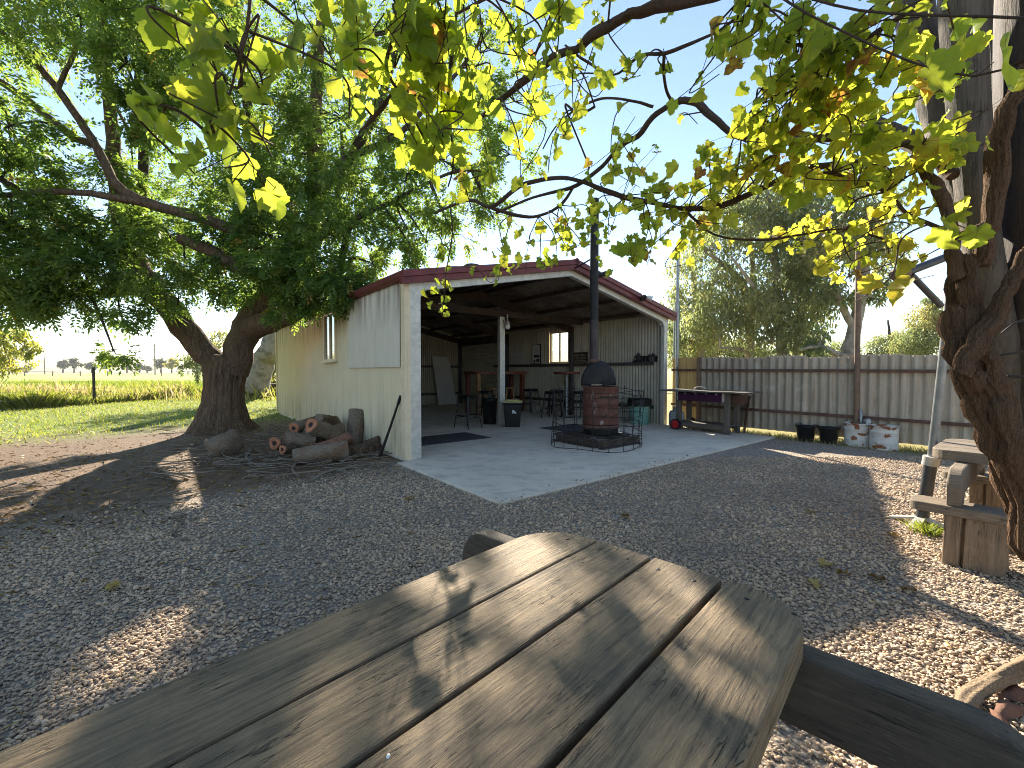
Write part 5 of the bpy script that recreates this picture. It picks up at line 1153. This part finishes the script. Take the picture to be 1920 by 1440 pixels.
gum(368, 40, 'pale feathery shrub on the paddock edge left of the big trunk', None, [([(372, 722, 40), (370, 690, 40), (366, 665, 40)], [.15, .1, .05])],
    [(365, 668, 40, 24, 380), (352, 690, 40, 16, 200), (378, 690, 40, 22, 300), (395, 660, 40, 24, 300), (412, 630, 40, 25, 300)], 'leaf_gum', 'limb_bark', .3, .06, 'pale_shrub')
ftr = [(118, 300, 11, 'round dark paddock tree, left one of a touching pair', 24), (139, 300, 12, 'round dark paddock tree, right one of a touching pair', 24), (172, 290, 9, 'small dark paddock tree midway to the large clump', 17), (206, 230, 16, 'largest dark paddock tree below the hanging leaves', 30), (238, 290, 6, 'tiny paddock tree right of the largest one', 14), (262, 300, 9, 'flat topped paddock tree left of the power pole', 16), (302, 260, 12, 'dark paddock tree beside the yellow poplar', 24), (276, 330, 6, 'tiny far bush next to the right power pole', 10), (50, 300, 6, 'lone far bush at the left of the paddock', 8)]
for (px, Y, rp, lab, hp) in ftr:
    gum(px, Y, lab, 'paddock trees', [([(px, 699, Y), (px, 690, Y), (px, 700-hp*.7, Y)], [.5, .4, .2])],
        [(px-rp*.4, 697-hp*.65, Y, rp*.6, 130), (px+rp*.4, 697-hp*.6, Y, rp*.6, 130), (px, 697-hp*.75, Y, rp*.55, 110)], 'leaf_far', 'limb_bark', 1.6, .5, 'paddock_tree', hang=.3)
gum(322, 240, 'bright yellow poplar row far across the paddock', None, [([(322, 700, 240), (322, 680, 240)], [.4, .2])], [(314, 685, 240, 7, 120), (322, 678, 240, 7, 140), (330, 683, 240, 6, 120)], 'leaf_yellow', 'limb_bark', 1.5, .5, 'poplar', hang=.2)
for (px, y0, Y, lab) in ((291, 645, 220, 'taller wooden power pole right of the paddock trees'), (84, 655, 240, 'distant power pole at the left of the paddock')):
    b = Vector(((px-960)/F*Y, Y, GZ)); h_ = CAMZ+(697-y0)/F*Y
    o = empty('power_pole', b, 0, lab, 'power pole'); MB().tube([(0, 0, 0), (0, 0, h_)], [.28, .2], 8).build('pole', M['timber_brown'], o); MB().box((0, 0, h_-.8), (2.6, .2, .25)).build('cross_arm', M['timber_brown'], o)
# far paddock fence
ff = empty('paddock_fence', (-120, 150, GZ), 0, 'thin post fence crossing the far side of the paddock', 'fence')
for k in range(16): MB().box((k*9-70, k*.8, .8), (.22, .22, 1.7)).build('post', M['timber_brown'], ff)
mb = MB()
for z in (.7, 1.5): mb.bar((-70, 0, z), (65, 12, z), .06, .05)
mb.build('wires', M['timber_brown'], ff)
# near field fence
nf = empty('wire_fence', G(177, 758, GZ), 0, 'dark steel field post with thin wires at the edge of the tall grass', 'fence')
for y in (-6, 0, 8.6): MB().box((.02*y, y, .85), (.09, .06, 1.70)).build('post', M['rust'] if y else M['wire'], nf)
mb = MB()
for z in (.35, .7, 1.05, 1.35, 1.6): mb.tube([(-.12, -6, z), (0, 0, z), (.17, 8.6, z)], .006, 4, False)
mb.build('wires', M['wire'], nf)
# dark tubs by the back of the shed
for (px, Y, lab) in ((486, 24.3, 'dark grey planter tub behind the shed, nearer the big trunk'), (515, 25, 'dark grey planter tub behind the shed, nearer the wall')):
    b = empty('planter_tub', ((px-960)/F*Y, Y, GZ), .2, lab, 'tub', 'planter tubs behind the shed'); mb = MB(); frus(mb, .28, .34, 0, .72); frus(mb, .37, .37, .72, .78); mb.build('body', M['galv_dark'], b, .02)
    MB().box((0, 0, .74), (.6, .6, .09)).build('soil', M['soot'], b)
# ================================================================ firewood and sticks
def log(pts, rs, label, name='firewood_log', mat='log_bark', cut=None, group='logs in the firewood heap', hollow=True, cutmat='orange', gn=.11):
    pts = [P(*q) if not isinstance(q, Vector) else q for q in pts]; b = pts[0].copy(); b.z = max(GZ, min(p.z for p in pts)-max(rs))
    t = empty(name, b, 0, label, 'log', group); pp = smooth_path([p-b for p in pts], 5); rr = rad_path(rs, 5)
    mb = MB(); mb.tube(pp, rr, 18, True, lambda i, a: 1+gn*math.sin(a*3+i*.3)+gn*.5*math.sin(a*7-i*.9)+gn*.4*math.sin(i*1.7+a)); mb.build('bark', M[mat], t)
    if cut:
        d = (pp[0]-pp[1]).normalized(); r = rs[0]*.99; x = d.orthogonal().normalized(); y = d.cross(x); o = pp[0]
        mb = MB(); n = 18; vs = []
        for rad, off in (((1.0, .004), (.9, .012), (.42, .012), (.3, -.03)) if hollow else ((1.0, .004), (.9, .012), (.4, .014), (.02, .014))):
            vs += [o+d*off+(x*math.cos(2*PI*j/n)+y*math.sin(2*PI*j/n))*r*rad*(1+gn*math.sin(6*PI*j/n)) for j in range(n)]
        fs = [(i*n+j, i*n+(j+1) % n, (i+1)*n+(j+1) % n, (i+1)*n+j) for i in range(3) for j in range(n)]
        mb.add(vs, fs); mb.build('cut_face', M[cutmat], t)
        if hollow:
            mb = MB(); mb.add([o+d*.002+(x*math.cos(2*PI*j/n)+y*math.sin(2*PI*j/n))*r*.36 for j in range(n)], [tuple(range(n))]); mb.build('hollow', M['soot'], t)
    return t
log([(550, 857, 6.80), (600, 850, 6.95), (651, 843, 7.15)], [.12, .15, .165], 'longest grey barked log lying along the front of the firewood heap', gn=.06)
log([(583, 797, 7.35), (606, 806, 7.6), (634, 818, 7.9)], [.125, .135, .14], 'topmost log with an orange hollow sawn end facing left', cut=1)
log([(551, 803, 7.75), (575, 795, 8.1), (602, 787, 8.6)], [.105, .11, .11], 'pale log with orange hollow end, upper left of the heap', cut=1)
log([(533, 821, 7.4), (560, 826, 7.5), (592, 829, 7.6)], [.125, .13, .13], 'log with torn red bark in the middle of the heap', cut=1, cutmat='redbark')
log([(515, 831, 7.6), (535, 828, 7.9), (560, 824, 8.3)], [.11, .11, .11], 'grey log with a small orange hollow at the far left of the heap', cut=1)
log([(530, 843, 7.15), (548, 841, 7.35), (566, 838, 7.6)], [.075, .08, .08], 'short dark log low at the left of the heap', cut=1, mat='bark')
log([(662, 836, 8.45), (666, 805, 8.55), (670, 771, 8.7)], [.17, .16, .175], 'upright grey log standing against the shed wall', gn=.05)
log([(660, 852, 7.45), (688, 846, 7.7), (712, 838, 8.0)], [.14, .15, .12], 'dark brown log right of the heap near the leaning bar', mat='bark')
log([(690, 838, 7.9), (702, 828, 7.9), (711, 818, 7.9)], [.12, .09, .02], 'pointed dark splinter of wood sticking up by the wall', mat='bark')
log([(606, 800, 9.2), (622, 797, 9.3), (634, 792, 9.4)], [.17, .17, .17], 'short log behind the heap against the cream wall', gn=.05)
log([(573, 818, 7.75), (606, 814, 8.0), (642, 806, 8.3)], [.13, .14, .13], 'weathered log filling the middle of the heap behind the torn bark', gn=.1)
log([(612, 842, 7.55), (634, 836, 7.7), (657, 829, 7.9)], [.11, .13, .12], 'red brown split log between the longest log and the upright one', mat='redbark', gn=.2)
log([(598, 783, 8.1), (612, 786, 8.4), (628, 789, 8.7)], [.08, .09, .08], 'thin grey log at the very back top of the heap', gn=.1)
o = log([(398, 848, 7.55), (418, 836, 7.7), (440, 824, 7.95)], [.20, .23, .19], 'rough brown and grey stump chunk lying at the foot of the big tree', 'stump_chunk', cut=None, group=None, gn=.16, mat='log_bark')
mb = MB(); pth = smooth_path([P(592, 838, 6.95), P(620, 831, 7.05), P(655, 818, 7.3)], 4); mb.tube(pth, lerp_list(.055, .075, 9), 8, True, lambda i, a: 1+.35*math.cos(2*a)); tag(mb.build('bark_slab', M['redbark']), 'slab of red brown bark resting on the longest log', 'bark')
mb = MB(); a, b_ = P(751, 743, 7.16), G(712, 860, GZ); mb.tube([a, a.lerp(b_, .12)], .023, 8)
lb = empty('digging_bar', b_, 0, 'dark steel digging bar leaning on the shed corner', 'bar'); mb = MB(); mb.tube([a-b_, (a.lerp(b_, .5)-b_), Vector((0, 0, .02))], [.020, .022, .026], 8); mb.build('shaft', M['wire'], lb)
MB().tube([a.lerp(b_, -.01)-b_, a.lerp(b_, .12)-b_], .0275, 8).build('grip', M['black'], lb); MB().bar((0, 0, .12), (.02, -.02, -.0), .05, .02).build('blade', M['rust'], lb)
sticks = [((1040, 660), 0)]
big = [([(640, 866), (665, 856), (700, 852), (735, 850)], .022, 'forked pale stick at the foot of the leaning bar'), ([(585, 900), (612, 885), (640, 880), (668, 872)], .024, 'long grey stick in front of the longest log'),
       ([(470, 845), (462, 858), (480, 872), (500, 870)], .02, 'crooked stick left of the heap with a pale broken end'), ([(505, 795), (530, 797), (560, 800)], .012, 'thin pale twig behind the heap on the left'),
       ([(400, 868), (430, 862), (462, 850), (470, 838)], .02, 'bent branch beside the stump chunk'), ([(690, 880), (705, 868), (712, 878), (722, 862)], .014, 'small crooked twig by the concrete slab edge'),
       ([(560, 892), (548, 880), (560, 862)], .02, 'short dark stick leaning off the left end of the longest log')]
for pts, r, lab in big:
    pp = smooth_path([G(x, y, GZ+.03+.03*(k % 2)) for k, (x, y) in enumerate(pts)], 5); mb = MB(); mb.tube(pp, lerp_list(r, r*.6, len(pp)), 7, True, lambda i, a: 1+.15*math.sin(a*2+i)); tag(mb.build('stick', M['stick']), lab, 'stick', 'sticks round the firewood')
# fine sticks, bark and straw: uncountable
mb = MB()
def rnd_ground(x0, x1, y0, y1):
    return G(RNG.uniform(x0, x1), RNG.uniform(y0, y1), GZ)
for i in range(420):
    if i < 300: p = rnd_ground(300, 745, 800, 900)
    elif i < 360: p = rnd_ground(0, 350, 850, 1000)
    else: p = S(-RNG.uniform(.1, 1.0), RNG.uniform(.6, 6), GZ)
    if (p-tb).length < 1.0: continue
    a = RNG.uniform(0, 2*PI); l = RNG.uniform(.12, .7) if i < 300 else RNG.uniform(.08, .35); d = Vector((math.cos(a), math.sin(a), 0))
    z0, z1 = RNG.uniform(.01, .10, 2); q = Vector((-d.y, d.x, 0))*RNG.normal(0, .08)*l
    r = RNG.uniform(.004, .014); mb.tube(smooth_path([p-d*l/2+Vector((0, 0, z0)), p+q+Vector((0, 0, (z0+z1)/2)), p+d*l/2+Vector((0, 0, z1))], 3), lerp_list(r, r*.5, 7), 5, False)
tag(mb.build('stick_litter', M['stick'], fixn=False), 'dry sticks and twigs littering the dirt round the firewood', 'sticks', kind='stuff')
# leaf litter and straw flakes
n = 5200; px = RNG.uniform(-60, 800, n); py = RNG.uniform(800, 1130, n); pos = np.array([tuple(G(a, b, GZ+.012)) for a, b in zip(px, py)])
dv = -.725*pos[:, 0]+.69*pos[:, 1]; keep = (dv > 5.9+RNG.normal(0, .6, n)) | (RNG.random(n) < .03)
su = .78*(pos[:, 0]+1.7)+.625*(pos[:, 1]-7.03); sv = -.625*(pos[:, 0]+1.7)+.78*(pos[:, 1]-7.03); keep &= ~((su > -.25) & (sv > -2.8)); pos = pos[keep]; n = len(pos)
d = RNG.normal(0, 1, (n, 3)); d[:, 2] *= .12; v, f, t = simple_leaves(pos, d, .075, .009, RNG.random(n)**2*.75); tag(np_mesh('leaf_litter', v, f, M['leaf_dead'], None, t), 'brown leaf litter and straw on the dirt under the tree', 'leaf litter', kind='stuff')
n = 420; px = RNG.uniform(-50, 1900, n); py = RNG.uniform(880, 1420, n); pos = np.array([tuple(G(a, b, GZ+.022)) for a, b in zip(px, py)])
d = RNG.normal(0, 1, (n, 3)); d[:, 2] *= .06; v, f, t = simple_leaves(pos, d, .075, .0022, RNG.uniform(.35, 1, n)); o = np_mesh('straw', v, f, M['leaf_dead'], None, t); tag(o, 'scattered straw stalks on the gravel', 'straw', kind='stuff')
# single fallen leaves on the gravel
fal = [(1545, 1060, .10, .8, 'large yellow vine leaf on the shaded gravel'), (1572, 1072, .09, .35, 'brown leaf touching the large yellow leaf'), (1516, 1090, .085, .8, 'yellow leaf nearest the table corner on the gravel'), (1514, 958, .08, .7, 'small yellow leaf far out in the shaded gravel'), (1668, 1002, .07, .3, 'brown leaf near the awning foot'), (1657, 1086, .09, .15, 'dark brown leaf right of the yellow ones'), (1712, 1104, .09, .3, 'tan leaf close to the sunlit edge'), (1178, 968, .09, .25, 'curled brown leaf beside the far end of the front table'), (205, 1105, .08, .8, 'yellow leaf on the gravel at the far left'), (770, 937, .10, .75, 'yellow green sprig leaf on the gravel by the slab')]
for x, y, s, tt, lab in fal:
    p = G(x, y, GZ+.022); a = RNG.uniform(0, 6)
    o = leaf_field('fallen_leaf', np.array([[0, 0, 0.]]), np.array([[math.cos(a), math.sin(a), .05]]), np.array([[.15, .1, 1.]]), np.array([s]), np.array([tt]), M['leaf_dead'], None, np.zeros(3)); o.location = p; tag(o, lab, 'leaf', 'fallen leaves on the gravel')
# dead branch bottom right with bark chips
pp = smooth_path([G(1800, 1345, .05), P(1815, 1312, 1.86), P(1850, 1285, 1.9), P(1895, 1262, 1.96), P(1960, 1230, 2.05)], 6); b = G(1800, 1345, GZ)
db = empty('dead_branch', b, 0, 'pale twisted dead branch lying at the bottom right corner', 'branch'); mb = MB(); mb.tube([q-b for q in pp], rad_path([.022, .034, .03, .034, .032], 6), 28, True, lambda i, a: 1+.14*math.sin(a*3+i*.3)+.10*math.sin(a*7-i*.25)+.06*math.sin(i*1.9)); mb.build('stem', M['deadwood'], db)
pp = smooth_path([P(1812, 1320, 1.86), P(1790, 1300, 1.95), P(1760, 1308, 2.0), P(1735, 1300, 2.02)], 4); mb = MB(); mb.tube([q-b for q in pp], rad_path([.025, .02, .014, .006], 4), 8); mb.build('fork', M['deadwood'], db)
for k, (x, y, l, a) in enumerate(((1895, 1345, .20, .3), (1915, 1318, .16, -.4), (1880, 1362, .12, .9))):
    o = MB().tube([Vector((-l/2, 0, .01)), Vector((0, .01, .03)), Vector((l/2, 0, .012))], [.01, .026, .008], 7, True, lambda i, q: 1+.6*math.cos(2*q)).build('bark_chip', M['redbark'], None, 0, G(x, y, GZ)); o.rotation_euler = (0, 0, a); tag(o, ['orange brown bark chip below the dead branch', 'red bark chip at the right frame edge', 'small bark chip nearest the table beam'][k], 'bark')
# overhead wire
tag(MB().tube([P(1060, 340, 3.4), P(1113, 310, 3.2), P(1282, 176, 2.6), P(1343, 127, 2.4), P(1500, 0, 2.1)], .0022, 5).build('overhead_wire', M['wire']), 'thin straight wire crossing the blue sky above the vine', 'wire')
# ================================================================ grass
def blades(n, pos, h, w, tint, lean=.35):
    a = RNG.uniform(0, 2*PI, n); dx = np.stack([np.cos(a), np.sin(a), np.zeros(n)], 1); ln = RNG.normal(0, lean, (n, 3)); ln[:, 2] = 1; h = h[:, None]; w = w[:, None]
    v = np.stack([pos-dx*w, pos+dx*w, pos+dx*w*.7+ln*h*.55, pos+ln*h+RNG.normal(0, .1, (n, 3))*h, ], 1).reshape(-1, 3)
    return v, np.arange(n*4).reshape(-1, 4), np.repeat(tint, 4)
# tall meadow beyond the field fence
n = 60000; Yd = 17+45*RNG.random(n)**1.9; X = -18.9+.02*(Yd-19.5)-RNG.random(n)**1.3*(Yd*1.15-14)
cl = np.sin(X*.7+np.sin(Yd*.5)*2)*np.cos(Yd*.45+X*.13)
X2 = RNG.random(n) < .16; X = np.where(X2, -RNG.uniform(8, 19, n), X); Yd = np.where(X2, RNG.uniform(22, 60, n), Yd)
pos = np.stack([X, Yd, np.full(n, GZ)], 1); hh = RNG.uniform(.35, .95, n)*(.75+.35*cl); hh = np.clip(hh, .15, 1.1)
tint = np.clip(.28+.34*np.sin(Yd*.33+.8)*(Yd < 34)+.2*cl+RNG.normal(0, .2, n) - (Yd > 36)*.25, 0, 1)
hh = np.where(Yd > 36, hh*.55, hh)
v, f, t = blades(n, pos, hh, RNG.uniform(.012, .03, n), tint); tag(np_mesh('meadow_grass', v, f, M['grass'], None, t), 'tall green and straw coloured grass in the paddock', 'grass', kind='stuff')
# mown lawn
n = 42000; X = RNG.uniform(-22, -5.5, n); Yd = RNG.uniform(8.5, 30, n); d = -.725*X+.69*Yd + 1.2*np.sin(X*1.3)*np.cos(Yd*.9)
k = RNG.random(n) < np.clip((d-12.6)/3.5, 0, 1); k &= ~((X > -19) & (X < -18.6) & False); X, Yd = X[k], Yd[k]; n = len(X)
pos = np.stack([X, Yd, np.full(n, GZ)], 1); v, f, t = blades(n, pos, RNG.uniform(.03, .10, n), RNG.uniform(.006, .014, n), np.clip(RNG.normal(.35, .25, n), 0, 1), .6); tag(np_mesh('lawn_grass', v, f, M['grass'], None, t), 'short patchy green lawn behind the big tree', 'grass', kind='stuff')
# rough grass along the fence and slab edge
n = 5200; a = RNG.uniform(.3, 9, n); uu = FU-.02-np.abs(RNG.normal(0, .28, n)); q = np.array([tuple(S(u_, -a_, GZ)) for u_, a_ in zip(uu, a)])
v, f, t = blades(n, q, RNG.uniform(.03, .12, n), RNG.uniform(.003, .007, n), np.clip(RNG.normal(.72, .2, n), 0, 1), .6); tag(np_mesh('fence_grass', v, f, M['grass'], None, t), 'dry yellow grass along the foot of the fence', 'grass', kind='stuff')
n = 170; ang = RNG.uniform(0, 6.3, n); c = G(1735, 1000, GZ); q = np.stack([c.x+RNG.normal(0, .05, n), c.y+RNG.normal(0, .05, n), np.full(n, GZ)], 1)
v, f, t = blades(n, q, RNG.uniform(.05, .13, n), RNG.uniform(.002, .004, n), np.clip(RNG.normal(.3, .15, n), 0, 1), .8); tag(np_mesh('weed_tuft', v, f, M['grass'], None, t), 'small bright green weed tuft at the awning foot', 'weed')
# thin country haze over the plain
hz = MB(); hz.box((0, 0, 36), (5200, 5200, 74.1))
h_ = hz.build('haze', (lambda t: (t.t.links.new(t.n('ShaderNodeVolumePrincipled', Density=.0002, Anisotropy=.35, Color=(.93, .96, 1, 1)).outputs[0], t.out.inputs['Volume']), t.m)[1])(NT('haze_air'))); tag(h_, 'thin pale haze over the far paddocks', 'haze', kind='stuff')
# ================================================================ loose pebbles near the camera
def pebbles():
    ico = np.array([(0, 0, -1), (.7236, -.5257, -.4472), (-.2764, -.8507, -.4472), (-.8944, 0, -.4472), (-.2764, .8507, -.4472), (.7236, .5257, -.4472), (.2764, -.8507, .4472), (-.7236, -.5257, .4472), (-.7236, .5257, .4472), (.2764, .8507, .4472), (.8944, 0, .4472), (0, 0, 1)])
    fc = np.array([(0, 1, 2), (1, 0, 5), (0, 2, 3), (0, 3, 4), (0, 4, 5), (1, 5, 10), (2, 1, 6), (3, 2, 7), (4, 3, 8), (5, 4, 9), (1, 10, 6), (2, 6, 7), (3, 7, 8), (4, 8, 9), (5, 9, 10), (6, 10, 11), (7, 6, 11), (8, 7, 11), (9, 8, 11), (10, 9, 11)])
    X, Y, Sz = [], [], []
    for y0, y1, den, s in ((.35, 2.2, 6000, .0082), (2.2, 4.0, 4300, .0092), (4.0, 7.4, 1900, .0105)):
        n = int(den*(y1-y0)*(2*1.25*(y1+y0)/2+3.4)); y = RNG.uniform(y0, y1, n*1); x = RNG.uniform(-1, 1, n)*(1.25*y1+1.7); k = np.abs(x) < 1.25*y+1.7
        X.append(x[k]); Y.append(y[k]); Sz.append(np.exp(RNG.normal(0, .27, k.sum()))*s)
    X, Y, Sz = map(np.concatenate, (X, Y, Sz))
    d = -.725*X+.69*Y + .5*np.sin(X*2.1)*np.cos(Y*1.7); u = .78*(X+1.7)+.625*(Y-7.03); v = -.625*(X+1.7)+.78*(Y-7.03)
    k = (d < 5.6+RNG.normal(0, .5, len(X))) & ~((u > -.24) & (u < 7.6) & (v > -2.8) & ~((v < -2.62) & (RNG.random(len(X)) < .10))) & (u < 7.6) & (RNG.random(len(X)) < np.clip(.95-.55*np.clip(np.sin(X*1.1+1)*np.sin(Y*1.3+.5)+.35*np.sin(X*3.1+Y*2.3), 0, 1), .3, 1)); X, Y, Sz, u, v = X[k], Y[k], Sz[k], u[k], v[k]; N = len(X)
    sx, sy, sz = Sz*RNG.uniform(.8, 1.45, N), Sz*RNG.uniform(.7, 1.05, N), Sz*RNG.uniform(.45, .75, N)
    a = RNG.uniform(0, 2*PI, N); tl = RNG.normal(0, .3, N); ca, sa = np.cos(a), np.sin(a)
    bx = ico[None, :, 0]*sx[:, None]*(1+RNG.normal(0, .08, (N, 12))); by = ico[None, :, 1]*sy[:, None]*(1+RNG.normal(0, .08, (N, 12))); bz = ico[None, :, 2]*sz[:, None]
    bz = bz + bx*tl[:, None]
    px = bx*ca[:, None]-by*sa[:, None]+X[:, None]; py = bx*sa[:, None]+by*ca[:, None]+Y[:, None]; pz = bz+(GZ+(((u[:, ] > -.24) & (v > -2.8))*.03)+sz*.35+RNG.uniform(0, .008, N))[:, None]
    V_ = np.stack([px, py, pz], 2).reshape(-1, 3); F_ = (fc[None]+(np.arange(N)*12)[:, None, None]).reshape(-1, 3)
    o = np_mesh('gravel', V_, F_, M['pebble'], None, np.repeat(RNG.random(N), 12), True); tag(o, 'loose rounded grey and tan gravel in front of the shed', 'gravel', kind='stuff'); print('pebbles', N)
pebbles()
# ================================================================ light, sky, camera
SUN_EL, SUN_AZ = math.radians(29.7), math.radians(-9.5)       # azimuth from +Y, negative = left
sd = bpy.data.lights.new('sun', 'SUN'); sd.energy = 3.5; sd.angle = math.radians(.55); sd.color = (1, .90, .74)
so = bpy.data.objects.new('sun', sd); COL.objects.link(so)
dirv = Vector((math.sin(SUN_AZ)*math.cos(SUN_EL), math.cos(SUN_AZ)*math.cos(SUN_EL), math.sin(SUN_EL)))
so.rotation_euler = dirv.to_track_quat('Z', 'Y').to_euler(); so.location = (0, 0, 30)
w = bpy.data.worlds.new('World'); scene.world = w; w.use_nodes = True; nt = w.node_tree; nt.nodes.clear()
sk = nt.nodes.new('ShaderNodeTexSky'); sk.sky_type = 'NISHITA'; sk.sun_disc = False; sk.sun_elevation = SUN_EL; sk.sun_rotation = SUN_AZ
sk.air_density = 1.0; sk.dust_density = .0; sk.ozone_density = 1.0
bg = nt.nodes.new('ShaderNodeBackground'); bg.inputs[1].default_value = .05; wo = nt.nodes.new('ShaderNodeOutputWorld')
hs = nt.nodes.new('ShaderNodeHueSaturation'); hs.inputs['Saturation'].default_value = .98; nt.links.new(sk.outputs[0], hs.inputs['Color']); nt.links.new(hs.outputs[0], bg.inputs[0]); nt.links.new(bg.outputs[0], wo.inputs[0])
cd = bpy.data.cameras.new('camera'); cam = bpy.data.objects.new('camera', cd); COL.objects.link(cam); scene.camera = cam
cd.sensor_width = 36; cd.lens = 36*F/1920; cd.clip_start = .02; cd.clip_end = 6000
cam.location = (0, 0, CAMZ); cam.rotation_euler = (PI/2-PITCH, 0, 0)
scene.view_settings.view_transform = 'Standard'; scene.view_settings.look = 'None'; scene.view_settings.gamma = 1; scene.view_settings.use_curve_mapping = False
scene.view_settings.exposure = 2.38
scene.cycles.max_bounces = 7; scene.cycles.diffuse_bounces = 4; scene.cycles.glossy_bounces = 3; scene.cycles.transmission_bounces = 5; scene.cycles.transparent_max_bounces = 6
scene.cycles.filter_width = 1.0; scene.cycles.use_denoising = True; scene.cycles.denoising_prefilter = 'NONE'; scene.cycles.sample_clamp_indirect = 8; scene.cycles.caustics_reflective = False; scene.cycles.caustics_refractive = False
